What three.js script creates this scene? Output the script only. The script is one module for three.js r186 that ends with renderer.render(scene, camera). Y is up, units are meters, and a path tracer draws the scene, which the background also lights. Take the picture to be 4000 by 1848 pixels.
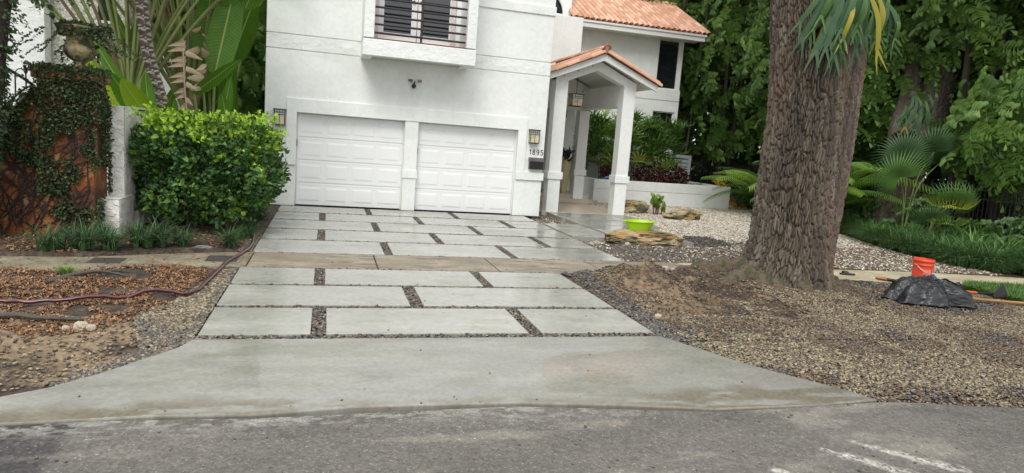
import * as THREE from 'three';
import { mergeGeometries, mergeVertices } from 'three/addons/utils/BufferGeometryUtils.js';
import { RoundedBoxGeometry } from 'three/addons/geometries/RoundedBoxGeometry.js';
import { FontLoader } from 'three/addons/loaders/FontLoader.js';
import { TextGeometry } from 'three/addons/geometries/TextGeometry.js';

// ---------------------------------------------------------------- camera, sky, sun, exposure
const scene = new THREE.Scene();
const RAD = Math.PI / 180;
const camera = new THREE.PerspectiveCamera(2 * Math.atan(924 / 2600) / RAD, 4000 / 1848, 0.1, 600);
camera.position.set(0, 2, 0);
camera.rotation.order = 'YXZ';
camera.rotation.set(-8.04 * RAD, -15.97 * RAD, 4.33 * RAD);
scene.add(camera);
const renderer = new THREE.WebGLRenderer({ antialias: true });
renderer.setSize(1024, 473);
renderer.toneMapping = THREE.LinearToneMapping;
renderer.toneMappingExposure = 1.68;
renderer.shadowMap.enabled = true;
{ // bright overcast sky: soft cloud cover, a little lighter towards the hidden sun
  const W = 128, Hh = 64, d = new Float32Array(W * Hh * 4);
  for (let j = 0; j < Hh; j++) for (let i = 0; i < W; i++) {
    const el = (j + 0.5) / Hh * Math.PI - Math.PI / 2, s = Math.max(0, Math.sin(el));
    const a = i / W * 2 * Math.PI;
    const cl = 1 + 0.07 * Math.sin(a * 3 + 1.2 + 4 * s) * Math.sin(el * 9 + Math.cos(a * 2));
    const L = 1.15 * (0.62 + 0.38 * s) * cl;
    const k = (j * W + i) * 4;
    d[k] = L * 0.965; d[k + 1] = L * 0.995; d[k + 2] = L * 1.02; d[k + 3] = 1;
  }
  const t = new THREE.DataTexture(d, W, Hh, THREE.RGBAFormat, THREE.FloatType);
  t.mapping = THREE.EquirectangularReflectionMapping; t.magFilter = t.minFilter = THREE.LinearFilter; t.needsUpdate = true;
  scene.background = t; scene.environment = t;
}
const sun = new THREE.DirectionalLight(new THREE.Color(1, 0.965, 0.9), 1.1);
sun.position.set(-8, 36, 14); sun.target.position.set(4, 0, -14);
sun.castShadow = true; sun.shadow.radius = 48; sun.shadow.mapSize.set(2048, 2048);
Object.assign(sun.shadow.camera, { left: -26, right: 26, top: 26, bottom: -26, near: 1, far: 90 });
scene.add(sun, sun.target);

// ---------------------------------------------------------------- helpers
let seed = 1234567;
const rnd = () => { seed = (seed + 0x6D2B79F5) | 0; let t = Math.imul(seed ^ (seed >>> 15), 1 | seed); t = (t + Math.imul(t ^ (t >>> 7), 61 | t)) ^ t; return ((t ^ (t >>> 14)) >>> 0) / 4294967296; };
const rr = (a, b) => a + (b - a) * rnd();
const pick = a => a[Math.floor(rnd() * a.length)];
const lerp = (a, b, t) => a + (b - a) * t, clamp = (v, a = 0, b = 1) => Math.min(b, Math.max(a, v));
const sst = (a, b, x) => { const t = clamp((x - a) / (b - a)); return t * t * (3 - 2 * t); };
const hash = (x, y, z = 0) => { let h = Math.imul(x | 0, 374761393) ^ Math.imul(y | 0, 668265263) ^ Math.imul(z | 0, 2147483647 ^ 0x5bd1e995); h = Math.imul(h ^ (h >>> 13), 1274126177); h = Math.imul(h ^ (h >>> 16), 2246822519); return ((h ^ (h >>> 15)) >>> 0) / 4294967296; };
const TB = new Float32Array(65536); for (let k = 0; k < 65536; k++) TB[k] = hash(k & 255, k >> 8, 5);
function vn(x, y, per = 0) {
  const xi = Math.floor(x), yi = Math.floor(y), fx = x - xi, fy = y - yi, u = fx * fx * (3 - 2 * fx), v = fy * fy * (3 - 2 * fy);
  let x0 = xi, x1 = xi + 1, y0 = yi, y1 = yi + 1;
  if (per) { x0 = ((x0 % per) + per) % per; x1 = ((x1 % per) + per) % per; y0 = ((y0 % per) + per) % per; y1 = ((y1 % per) + per) % per; }
  const r0 = (y0 & 255) << 8, r1 = (y1 & 255) << 8; x0 &= 255; x1 &= 255;
  const a = TB[r0 | x0], b = TB[r0 | x1], c = TB[r1 | x0], d = TB[r1 | x1], p = a + (b - a) * u, q = c + (d - c) * u;
  return p + (q - p) * v;
}
function fbm(x, y, o = 4, per = 0) { let s = 0, a = 0.5, f = 1, n = 0; for (let i = 0; i < o; i++) { s += a * vn(x * f + i * 17, y * f + i * 29, per ? per * f : 0); n += a; a *= 0.5; f *= 2; } return s / n; }
function vn3(x, y, z) { const zi = Math.floor(z), f = z - zi, w = f * f * (3 - 2 * f); return lerp(vn(x + zi * 37.7, y + zi * 71.3), vn(x + (zi + 1) * 37.7, y + (zi + 1) * 71.3), w); }
function fbm3(x, y, z, o = 4) { let s = 0, a = 0.5, f = 1, n = 0; for (let i = 0; i < o; i++) { s += a * vn3(x * f + i * 11, y * f + i * 5, z * f + i * 3); n += a; a *= 0.5; f *= 2; } return s / n; }
function worley(x, y) { // F1, F2 and the nearest cell's hash
  const xi = Math.floor(x), yi = Math.floor(y); let f1 = 9, f2 = 9, id = 0;
  for (let j = -1; j <= 1; j++) for (let i = -1; i <= 1; i++) {
    const cx = xi + i, cy = yi + j, dx = cx + hash(cx, cy, 1) - x, dy = cy + hash(cx, cy, 2) - y, d = Math.hypot(dx, dy);
    if (d < f1) { f2 = f1; f1 = d; id = hash(cx, cy, 3); } else if (d < f2) f2 = d;
  }
  return [f1, f2, id];
}
const V = (x, y, z) => new THREE.Vector3(x, y, z);
const lin = (r, g, b) => new THREE.Color().setRGB(r, g, b);

// names, things, parts
const taken = {};
function numbered(n) { const k = taken[n] = (taken[n] ?? -1) + 1; return k ? n + '_' + String(k).padStart(3, '0') : n; }
function shadows(o) { o.traverse(m => { if (m.isMesh) { m.castShadow = true; m.receiveShadow = true; } }); return o; }
function thing(name, label, category, at = [0, 0, 0], group, kind) {
  const o = new THREE.Group(); o.name = numbered(name); o.position.set(...at); o.userData = { label, category };
  if (group) o.userData.group = group; if (kind) { o.userData.kind = kind; if (kind === 'structure') delete o.userData.category; }
  scene.add(o); return o;
}
function rootOf(o) { while (o.parent && o.parent !== scene) o = o.parent; return o; }
function part(parent, name, geo, mat, kind, label) { // geometry in world coordinates, moved to the thing's own origin
  const m = new THREE.Mesh(geo, mat); m.name = name;
  const p = rootOf(parent).position; if (p.x || p.y || p.z) geo.translate(-p.x, -p.y, -p.z);
  if (kind) m.userData.kind = kind; if (label) m.userData.label = label;
  parent.add(m); return m;
}
function lpart(parent, name, geo, mat, at, rot, scale, kind) { // shared local geometry
  const m = new THREE.Mesh(geo, mat); m.name = name; if (at) m.position.set(...at); if (rot) m.rotation.set(...rot); if (scale) typeof scale === 'number' ? m.scale.setScalar(scale) : m.scale.set(...scale);
  if (kind) m.userData.kind = kind; parent.add(m); return m;
}
function single(name, label, category, geo, mat, group, kind) {
  const m = new THREE.Mesh(geo, mat); m.name = numbered(name); m.userData = { label }; if (category) m.userData.category = category; if (group) m.userData.group = group; if (kind) m.userData.kind = kind;
  scene.add(m); return m;
}
function recentre(m) { const g = m.geometry; g.computeBoundingBox(); const b = g.boundingBox, c = V((b.min.x + b.max.x) / 2, b.min.y, (b.min.z + b.max.z) / 2); g.translate(-c.x, -c.y, -c.z); m.position.add(c); return m; }
function instanced(parent, name, geo, mat, mats, cols, kind = 'stuff', label) {
  const m = new THREE.InstancedMesh(geo, mat, mats.length); m.name = parent === scene ? numbered(name) : name;
  mats.forEach((M, i) => m.setMatrixAt(i, M)); if (cols) cols.forEach((c, i) => m.setColorAt(i, c));
  m.userData.kind = kind; if (label) m.userData.label = label; parent.add(m); return m;
}
const _q = new THREE.Quaternion(), _e = new THREE.Euler();
function mat4(x, y, z, rx, ry, rz, sx, sy = sx, sz = sx) { _e.set(rx, ry, rz, 'YXZ'); return new THREE.Matrix4().compose(V(x, y, z), _q.setFromEuler(_e), V(sx, sy, sz)); }
const _up = V(0, 1, 0);
function matDir(pos, dir, roll, s) { // local +Y along dir
  const q = new THREE.Quaternion().setFromUnitVectors(_up, dir.clone().normalize()); const q2 = new THREE.Quaternion().setFromAxisAngle(_up, roll);
  return new THREE.Matrix4().compose(pos, q.multiply(q2), typeof s === 'number' ? V(s, s, s) : s);
}

// geometry builder
class GB {
  constructor() { this.p = []; this.u = []; this.i = []; this.c = []; }
  v(x, y, z, u = 0, w = 0) { this.p.push(x, y, z); this.u.push(u, w); return this.p.length / 3 - 1; }
  tri(a, b, c) { this.i.push(a, b, c); }
  quad(a, b, c, d) { this.i.push(a, b, c, a, c, d); }
  tube(P, R, n = 8, cap = true) {
    const rings = []; let ref = V(0.31, 0.2, 0.93), len = 0;
    for (let k = 0; k < P.length; k++) {
      const t = (P[Math.min(k + 1, P.length - 1)].clone().sub(P[Math.max(0, k - 1)])).normalize();
      const a = ref.clone().sub(t.clone().multiplyScalar(ref.dot(t))).normalize(); ref = a; const b = t.clone().cross(a);
      if (k) len += P[k].distanceTo(P[k - 1]);
      const ring = [];
      for (let j = 0; j <= n; j++) { const an = j / n * Math.PI * 2, r = typeof R === 'number' ? R : R[k], c = Math.cos(an) * r, s = Math.sin(an) * r; ring.push(this.v(P[k].x + a.x * c + b.x * s, P[k].y + a.y * c + b.y * s, P[k].z + a.z * c + b.z * s, j / n * 6.28 * (typeof R === 'number' ? R : R[0]), len)); }
      rings.push(ring);
    }
    for (let k = 0; k + 1 < rings.length; k++) for (let j = 0; j < n; j++) this.quad(rings[k][j], rings[k][j + 1], rings[k + 1][j + 1], rings[k + 1][j]);
    if (cap) for (const [k, s] of [[0, 1], [rings.length - 1, 0]]) { const c = this.v(P[k].x, P[k].y, P[k].z); for (let j = 0; j < n; j++) s ? this.tri(c, rings[k][j + 1], rings[k][j]) : this.tri(c, rings[k][j], rings[k][j + 1]); }
    return this;
  }
  ribbon(P, W, side, fold = 0) { // half widths W, side = vector or list; fold lifts the edges (V section)
    let prev = null, len = 0;
    for (let k = 0; k < P.length; k++) {
      const s = Array.isArray(side) ? side[k] : side, w = W[k], p = P[k];
      const t = P[Math.min(k + 1, P.length - 1)].clone().sub(P[Math.max(0, k - 1)]).normalize(), nrm = s.clone().cross(t).normalize();
      if (k) len += p.distanceTo(P[k - 1]);
      const f = fold * w;
      const r = [this.v(p.x - s.x * w + nrm.x * f, p.y - s.y * w + nrm.y * f, p.z - s.z * w + nrm.z * f, 0, len), this.v(p.x, p.y, p.z, 0.5, len), this.v(p.x + s.x * w + nrm.x * f, p.y + s.y * w + nrm.y * f, p.z + s.z * w + nrm.z * f, 1, len)];
      if (prev) { this.quad(prev[0], prev[1], r[1], r[0]); this.quad(prev[1], prev[2], r[2], r[1]); }
      prev = r;
    }
    return this;
  }
  geo() {
    const g = new THREE.BufferGeometry(); g.setAttribute('position', new THREE.Float32BufferAttribute(this.p, 3)); g.setAttribute('uv', new THREE.Float32BufferAttribute(this.u, 2));
    if (this.c.length) g.setAttribute('color', new THREE.Float32BufferAttribute(this.c, 3));
    g.setIndex(this.i); g.computeVertexNormals(); return g;
  }
}
function metreUV(g) { // box mapping in metres, world aligned
  if (g.index) g = g.toNonIndexed(); g.computeVertexNormals; const p = g.attributes.position, n = g.attributes.normal, u = new Float32Array(p.count * 2);
  for (let i = 0; i < p.count; i++) { const ax = Math.abs(n.getX(i)), ay = Math.abs(n.getY(i)), az = Math.abs(n.getZ(i)); const x = p.getX(i), y = p.getY(i), z = p.getZ(i); if (ay >= ax && ay >= az) { u[2 * i] = x; u[2 * i + 1] = z; } else if (ax >= az) { u[2 * i] = z; u[2 * i + 1] = y; } else { u[2 * i] = x; u[2 * i + 1] = y; } }
  g.setAttribute('uv', new THREE.BufferAttribute(u, 2)); return g;
}
function box(x0, x1, y0, y1, z0, z1, r = 0.008) {
  const g = new RoundedBoxGeometry(x1 - x0, y1 - y0, Math.abs(z1 - z0), 1, Math.min(r, (x1 - x0) / 3, (y1 - y0) / 3, Math.abs(z1 - z0) / 3)); g.translate((x0 + x1) / 2, (y0 + y1) / 2, (z0 + z1) / 2); return metreUV(g);
}
function extr(outer, holes, z0, depth, bevel = 0.006) { // polygon in XY extruded from z0 - depth to z0
  const s = new THREE.Shape(outer.map(p => new THREE.Vector2(...p))); for (const h of holes) s.holes.push(new THREE.Path(h.map(p => new THREE.Vector2(...p))));
  const g = new THREE.ExtrudeGeometry(s, { depth: depth - 2 * bevel, bevelEnabled: bevel > 0, bevelSize: bevel, bevelThickness: bevel, bevelSegments: 1, bevelOffset: -bevel, curveSegments: 24 }); g.translate(0, 0, z0 - depth + bevel); return metreUV(g);
}
const rect = (x0, x1, y0, y1) => [[x0, y0], [x1, y0], [x1, y1], [x0, y1]];
const hrect = (x0, x1, y0, y1) => [[x0, y0], [x0, y1], [x1, y1], [x1, y0]];
function flat(poly, y, th, bev = 0.008) { // polygon [x,z] as a slab whose top is y
  const s = new THREE.Shape(poly.map(([x, z]) => new THREE.Vector2(x, -z)));
  const g = new THREE.ExtrudeGeometry(s, { depth: th - bev, bevelEnabled: bev > 0, bevelSize: bev, bevelThickness: bev, bevelSegments: 2, bevelOffset: -bev }); g.rotateX(-Math.PI / 2); g.translate(0, y - th, 0); return metreUV(g);
}
function curve(pts, n) { return new THREE.CatmullRomCurve3(pts.map(p => p.isVector3 ? p : V(...p))).getPoints(n); }
function inPoly(x, z, P) { let c = false; for (let i = 0, j = P.length - 1; i < P.length; j = i++) if ((P[i][1] > z) !== (P[j][1] > z) && x < (P[j][0] - P[i][0]) * (z - P[i][1]) / (P[j][1] - P[i][1]) + P[i][0]) c = !c; return c; }

// textures
function tex(w, h, fn, srgb = true, rep = 1) {
  const d = new Uint8Array(w * h * 4);
  for (let j = 0; j < h; j++) for (let i = 0; i < w; i++) { const c = fn(i / w, j / h, i, j), k = (j * w + i) * 4; if (typeof c === 'number') d[k] = d[k + 1] = d[k + 2] = clamp(c) * 255; else { d[k] = clamp(c[0], 0, 255); d[k + 1] = clamp(c[1], 0, 255); d[k + 2] = clamp(c[2], 0, 255); } d[k + 3] = 255; }
  const t = new THREE.DataTexture(d, w, h); t.wrapS = t.wrapT = THREE.RepeatWrapping; t.magFilter = THREE.LinearFilter; t.minFilter = THREE.LinearMipmapLinearFilter; t.generateMipmaps = true; if (srgb) t.colorSpace = THREE.SRGBColorSpace; t.repeat.set(rep, rep); t.needsUpdate = true; return t;
}
const mixc = (a, b, t) => [lerp(a[0], b[0], t), lerp(a[1], b[1], t), lerp(a[2], b[2], t)];
const std = (o) => new THREE.MeshStandardMaterial(o), phy = o => new THREE.MeshPhysicalMaterial(o);
const leafMat = (o) => phy({ roughness: 0.62, transmission: 0.3, thickness: 0, side: THREE.DoubleSide, ior: 1.35, ...o });

const stuccoBump = tex(512, 512, (u, v) => 0.6 * fbm(u * 24, v * 24, 4, 24) + 0.4 * Math.pow(fbm(u * 8, v * 10, 3, 8), 1.5), false, 0.6);
const roughBump = tex(512, 512, (u, v) => { const a = fbm(u * 10 + fbm(u * 6, v * 6, 2, 6), v * 14, 4, 10); return sst(0.38, 0.6, a) * 0.7 + 0.3 * fbm(u * 40, v * 40, 2, 40); }, false, 0.9);
const wallMap = tex(768, 768, (u, v) => { const m = fbm(u * 5, v * 9, 5, 5), f = fbm(u * 60, v * 60, 2, 60); const st = fbm(u * 70, v * 3, 3, 70), pt = sst(0.56, 0.6, fbm(u * 4 + 9, v * 6 + 2, 3, 4)); const k = 237 + (m - 0.5) * 18 + (f - 0.5) * 8 - 3 * sst(0.6, 0.85, st) - 4 * pt; return [k * 0.987, k * 0.995, k * 0.982]; }, true, 0.25);
const M = {};
M.wall = std({ map: wallMap, bumpMap: stuccoBump, bumpScale: 0.006, roughness: 0.86 });
M.roughWall = std({ map: wallMap, bumpMap: roughBump, bumpScale: 0.006, roughness: 0.88 });
M.trim = std({ color: lin(0.78, 0.78, 0.76), roughness: 0.6 });
M.door = std({ color: lin(0.84, 0.845, 0.84), roughness: 0.45, bumpMap: tex(256, 256, (u, v) => fbm(u * 6, v * 60, 3, 6), false, 2), bumpScale: 0.0012 });
M.dark = std({ color: lin(0.016, 0.015, 0.016), roughness: 0.5 });
M.bar = std({ color: lin(0.05, 0.042, 0.046), roughness: 0.38, metalness: 0.3 });
M.iron = std({ color: lin(0.018, 0.015, 0.018), roughness: 0.55 });
M.glass = phy({ color: lin(0.012, 0.014, 0.018), roughness: 0.04, specularIntensity: 1, ior: 1.5, clearcoat: 1, clearcoatRoughness: 0.02 });
M.redTile = std({ color: lin(0.2, 0.055, 0.035), roughness: 0.6 });
const tileBump = tex(256, 256, (u, v) => fbm(u * 20, v * 20, 4, 20), false, 4);
M.tiles = [[0.58, 0.33, 0.22], [0.53, 0.285, 0.185], [0.63, 0.385, 0.27], [0.47, 0.24, 0.15]].map(c => std({ color: lin(...c), roughness: 0.78, bumpMap: tileBump, bumpScale: 0.003 }));
// concrete
const concMap = tex(768, 768, (u, v) => { const a = fbm(u * 3, v * 9, 5, 3), b = fbm(u * 7 + 3, v * 16, 4, 7), c = fbm(u * 90, v * 90, 2, 90); let col = mixc([149, 148, 140], [163, 161, 154], sst(0.3, 0.7, a)); col = mixc(col, [136, 134, 118], 0.5 * sst(0.56, 0.78, b)); const g = (c - 0.5) * 20; return [col[0] + g, col[1] + g, col[2] + g]; }, true, 0.24);
const concRough = tex(512, 512, (u, v) => [0, 255 * (0.2 + 0.36 * sst(0.34, 0.68, fbm(u * 4, v * 8, 4, 4))), 0], false, 0.2);
const concBump = tex(512, 512, (u, v) => 0.5 * fbm(u * 14, v * 90, 3, 14) + 0.5 * fbm(u * 60, v * 60, 2, 60), false, 0.5);
M.slabSide = std({ map: tex(256, 256, (u, v) => { const a = fbm(u * 14, v * 14, 4, 14), f = fbm(u * 60, v * 60, 2, 60); const c = mixc([142, 141, 132], [158, 157, 148], a), k = (f - 0.5) * 40; return [c[0] + k, c[1] + k, c[2] + k]; }), roughness: 0.9, bumpMap: stuccoBump, bumpScale: 0.004 });
M.conc = std({ map: concMap, roughness: 0.68, roughnessMap: concRough, bumpMap: concBump, bumpScale: 0.0011 });
const apX = u => u * 8.5 - 3, apZ = v => v * 2.4 - 6.7;
M.apron = std({ map: tex(1360, 400, (u, v) => { const x = apX(u), z = apZ(v), a = fbm(x * 0.9, z * 2.6, 5), b = fbm(x * 1.6 + 3, z * 5, 4), c = fbm(x * 40, z * 40, 2); let col = mixc([132, 130, 123], [145, 143, 136], sst(0.3, 0.7, a)); col = mixc(col, [122, 119, 105], 0.4 * sst(0.5, 0.75, b)); const ed = sst(-4.98, -4.72, z + 0.3 * (fbm(x * 2.2, 3, 3) - 0.5) - 0.05 * Math.sin(x)); col = mixc(col, [98, 89, 72], 0.55 * ed * sst(0.3, 0.55, fbm(x * 3 + 8, z * 9, 4))); const g = (c - 0.5) * 20; return [col[0] + g, col[1] + g, col[2] + g]; }), roughness: 1, roughnessMap: tex(680, 200, (u, v) => { const x = apX(u), z = apZ(v); return [0, 255 * (0.06 + 0.44 * sst(0.4, 0.62, fbm(x * 0.8 + 31, z * 1.8 + 2, 4))), 0]; }, false), bumpMap: tex(1360, 400, (u, v) => 0.5 * fbm(apX(u) * 8, apZ(v) * 60, 3) + 0.5 * fbm(apX(u) * 40, apZ(v) * 40, 2), false), bumpScale: 0.0007 });
const oldMap = tex(768, 768, (u, v) => { const a = fbm(u * 4, v * 8, 5, 4), b = fbm(u * 12, v * 30, 4, 12), c = fbm(u * 110, v * 110, 2, 110); let col = mixc([108, 98, 80], [132, 123, 102], sst(0.3, 0.7, a)); col = mixc(col, [88, 78, 62], 0.6 * sst(0.55, 0.75, b)); const g = (c - 0.5) * 46; return [col[0] + g, col[1] + g, col[2] + g]; }, true, 0.4);
M.oldConc = std({ map: oldMap, roughness: 0.78, bumpMap: concBump, bumpScale: 0.003 });
const stainMap = tex(768, 768, (u, v) => { const a = fbm(u * 5, v * 12, 5, 5), b = fbm(u * 9 + 5, v * 40, 4, 9), c = fbm(u * 100, v * 100, 2, 100); let col = mixc([126, 115, 99], [146, 136, 118], sst(0.3, 0.7, a)); col = mixc(col, [98, 88, 78], 0.8 * sst(0.5, 0.72, b)); const g = (c - 0.5) * 24; return [col[0] + g, col[1] + g, col[2] + g]; }, true, 0.33);
M.stain = std({ map: stainMap, roughness: 0.62, bumpMap: concBump, bumpScale: 0.0015 });
const paleMap = tex(512, 512, (u, v) => { const a = fbm(u * 4, v * 8, 5, 4), c = fbm(u * 80, v * 80, 2, 80); const col = mixc([160, 149, 122], [186, 175, 148], sst(0.3, 0.7, a)); const g = (c - 0.5) * 26; return [col[0] + g, col[1] + g, col[2] + g]; }, true, 0.4);
M.pale = std({ map: paleMap, roughness: 0.75, bumpMap: concBump, bumpScale: 0.002 });
M.travertine = std({ map: tex(512, 512, (u, v) => { const a = fbm(u * 3, v * 22, 5, 3); const col = mixc([176, 160, 140], [204, 194, 178], a); return col; }, true, 0.7), roughness: 0.35 });
console.log('materials');
// ---------------------------------------------------------------- ground, road, pavements
const slabRects = [];
{
  const up = [[-17.61, -16.40], [-16.29, -15.05], [-14.97, -13.70], [-13.59, -12.36], [-12.27, -11.03]];
  const odd = [[-1.06, 0.99], [1.13, 3.17], [3.31, 5.33]], even = [[-1.06, -0.11], [0.03, 2.08], [2.22, 4.23], [4.39, 5.33]];
  up.forEach((z, i) => (i % 2 ? even : odd).forEach(x => slabRects.push([x[0], x[1], z[0], z[1]])));
  for (const [z, xs] of [[[-9.77, -8.77], [[-1.1, -0.1], [0.04, 2.16], [2.3, 3.62]]], [[-8.68, -7.69], [[-1.1, 1.02], [1.18, 3.62]]], [[-7.57, -6.57], [[-1.1, -0.09], [0.06, 2.15], [2.3, 3.62]]]]) xs.forEach(x => slabRects.push([x[0], x[1], z[0], z[1]]));
}
const walkRects = [[5.42, 6.44, -16.12, -13.95], [6.56, 8.3, -16.2, -13.62], [6.5, 8.85, -17.42, -16.3], [6.45, 9.06, -18.94, -17.52]];
const apronPoly = [[-1.12, -6.43], [-1.2, -6.2], [-1.4, -5.91], [-1.62, -5.59], [-1.88, -5.3], [-2.14, -5.13], [-2.6, -4.95], [-2.6, -4.62], [-1.94, -4.68], [-1.08, -4.72], [-0.41, -4.68], [0.29, -4.76], [1.47, -4.73], [2.28, -4.62], [3.12, -4.46], [4.01, -4.46], [4.75, -4.52], [4.63, -4.77], [4.35, -5.12], [4.07, -5.53], [3.81, -6.08], [3.62, -6.43]];
const walkMid = [[-1.03, -11.0], [9.2, -11.0], [9.2, -10.4], [9.2, -9.83], [-1.03, -9.83]];
const walkLeft = [[-14, -9.9], [-14, -8.9], [-4.6, -9.32], [-3.4, -9.28], [-2.95, -9.28], [-2.5, -9.5], [-1.9, -9.72], [-1.5, -9.86], [-1.05, -9.84], [-1.05, -11.0], [-1.4, -10.93], [-2.37, -10.62], [-3.1, -10.3], [-3.7, -10.24], [-4.6, -10.2], [-8, -10.1]];
const walkRight = [[9.22, -10.72], [10.6, -10.72], [11.8, -10.68], [12.6, -10.55], [14, -10.3], [17, -9.7], [20, -8.9], [20, -7.9], [17, -8.5], [14, -9.1], [12.8, -9.4], [11.6, -9.58], [10.15, -9.56], [9.22, -9.78]];
const bounds = P => [Math.min(...P.map(p => p[0])), Math.max(...P.map(p => p[0])), Math.min(...P.map(p => p[1])), Math.max(...P.map(p => p[1]))];
const paveds = [apronPoly, walkMid, walkLeft, walkRight].map(P => [P, bounds(P)]);
function paved(x, z, m = 0) {
  for (const r of slabRects) if (x > r[0] - m && x < r[1] + m && z > r[2] - m && z < r[3] + m) return true;
  for (const r of walkRects) if (x > r[0] - m && x < r[1] + m && z > r[2] - m && z < r[3] + m) return true;
  for (const [P, b] of paveds) if (x > b[0] && x < b[1] && z > b[2] && z < b[3] && inPoly(x, z, P)) return true;
  return false;
}
const inDrive = (x, z) => (x > -1.1 && x < 3.64 && z > -9.84 && z < -6.4) || (x > -1.07 && x < 5.34 && z > -17.7 && z < -10.95);
const ga = (x, z, cx, cz, sx, sz) => Math.exp(-((x - cx) ** 2) / (2 * sx * sx) - ((z - cz) ** 2) / (2 * sz * sz));
function H(x, z) { // ground level
  const n = fbm(x * 1.1, z * 1.1, 3) - 0.5, f = fbm(x * 5, z * 5, 3) - 0.5;
  let h = -0.03 + 0.03 * n + 0.02 * f;
  h += 0.2 * ga(x, z, 5.3, -9.38, 1.0, 0.32) + 0.19 * ga(x, z, 4.5, -8.85, 0.45, 0.5) + 0.06 * ga(x, z, 4.8, -7.6, 0.6, 0.7) + 0.05 * ga(x, z, 7, -8.6, 1.6, 0.6);
  if (x > 3.6 && z > -9.9 && z < -6) h += 0.3 * f * ga(x, z, 5, -8.9, 1.2, 0.8);
  if (x < -1.4) h += 0.07 * sst(-1.4, -1.75, x) * sst(-6.2, -7.0, z) * (1 + f);
  if (x > 5.2 && x < 9.5 && z < -12.9 && z > -19) h -= 0.09 * sst(5.2, 5.6, x) * sst(9.3, 8.3, x) * sst(-12.9, -13.6, z);
  if (z > -6.3) h -= 0.01;
  h -= 0.05 * sst(-4.75, -4.35, z) * 1.0;
  if (z > -4.6) h = Math.min(h, -0.06);
  if (inDrive(x, z)) h = -0.03 + 0.012 * f;
  else if (paved(x, z, 0.03)) h = Math.min(h, -0.07);
  return h;
}
// what lies on the ground where: soil, sand, bed
function soilAt(x, z) {
  const n = fbm(x * 0.9 + 7, z * 0.9, 4), m = fbm(x * 3, z * 3 + 9, 4), f = fbm(x * 22, z * 22, 3), g = fbm(x * 60, z * 60, 2);
  let c = mixc([50, 40, 32], [78, 64, 50], m);
  if (z > -17.8 && z < -11 && x < -1) c = mixc([52, 42, 34], [76, 62, 48], m);
  const sandR = sst(0.45, 0.7, m + 0.5 * ga(x, z, 4.35, -8.3, 0.45, 0.9)) * (x > 3.5 && x < 7 && z > -10 && z < -5 ? 1 : 0);
  c = mixc(c, [132, 112, 86], 0.7 * sandR);
  const sandL = (x < -1.1 && z > -7.1 && z < -4.6) ? sst(0.38, 0.6, n * 0.5 + m * 0.5) : 0;
  c = mixc(c, [142, 122, 95], 0.75 * sandL);
  if (x > 4.5 && z < -11.2) c = mixc(c, [128, 112, 94], 0.6);
  const k = (f - 0.5) * 56 + (g - 0.5) * 44; return [c[0] + k, c[1] + k, c[2] + k];
}
{
  const xs = [-220, -120, -60, -30, -16]; for (let x = -10; x < 21; x += 0.1) xs.push(x); xs.push(24, 30, 45, 80, 140, 220);
  const zs = [-260, -140, -80, -50, -36]; for (let z = -30; z < -4; z += 0.1) zs.push(z); zs.push(-3.9, -2, 4, 20, 60, 200);
  const nx = xs.length, nz = zs.length, p = new Float32Array(nx * nz * 3), u = new Float32Array(nx * nz * 2), idx = [];
  for (let j = 0; j < nz; j++) for (let i = 0; i < nx; i++) { const k = j * nx + i, x = xs[i], z = zs[j]; p[3 * k] = x; p[3 * k + 1] = H(x, z) - 0.006; p[3 * k + 2] = z; u[2 * k] = (x + 10) / 31; u[2 * k + 1] = (z + 30) / 26.5; if (i && j) { const a = k - nx - 1, b = k - nx; idx.push(a, k - 1, k, a, k, b); } }
  const g = new THREE.BufferGeometry(); g.setAttribute('position', new THREE.BufferAttribute(p, 3)); g.setAttribute('uv', new THREE.BufferAttribute(u, 2)); g.setIndex(idx); g.computeVertexNormals();
  const t = tex(1536, 1280, (a, b) => soilAt(a * 31 - 10, b * 26.5 - 30)); t.wrapS = t.wrapT = THREE.MirroredRepeatWrapping;
  const bt = tex(512, 512, (a, b) => fbm(a * 40, b * 40, 4, 40), false); bt.repeat.set(16, 14);
  single('ground', 'bare brown soil and sand of the front yard', null, g, std({ map: t, roughness: 0.95, bumpMap: bt, bumpScale: 0.03 }), null, 'structure');
}
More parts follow.
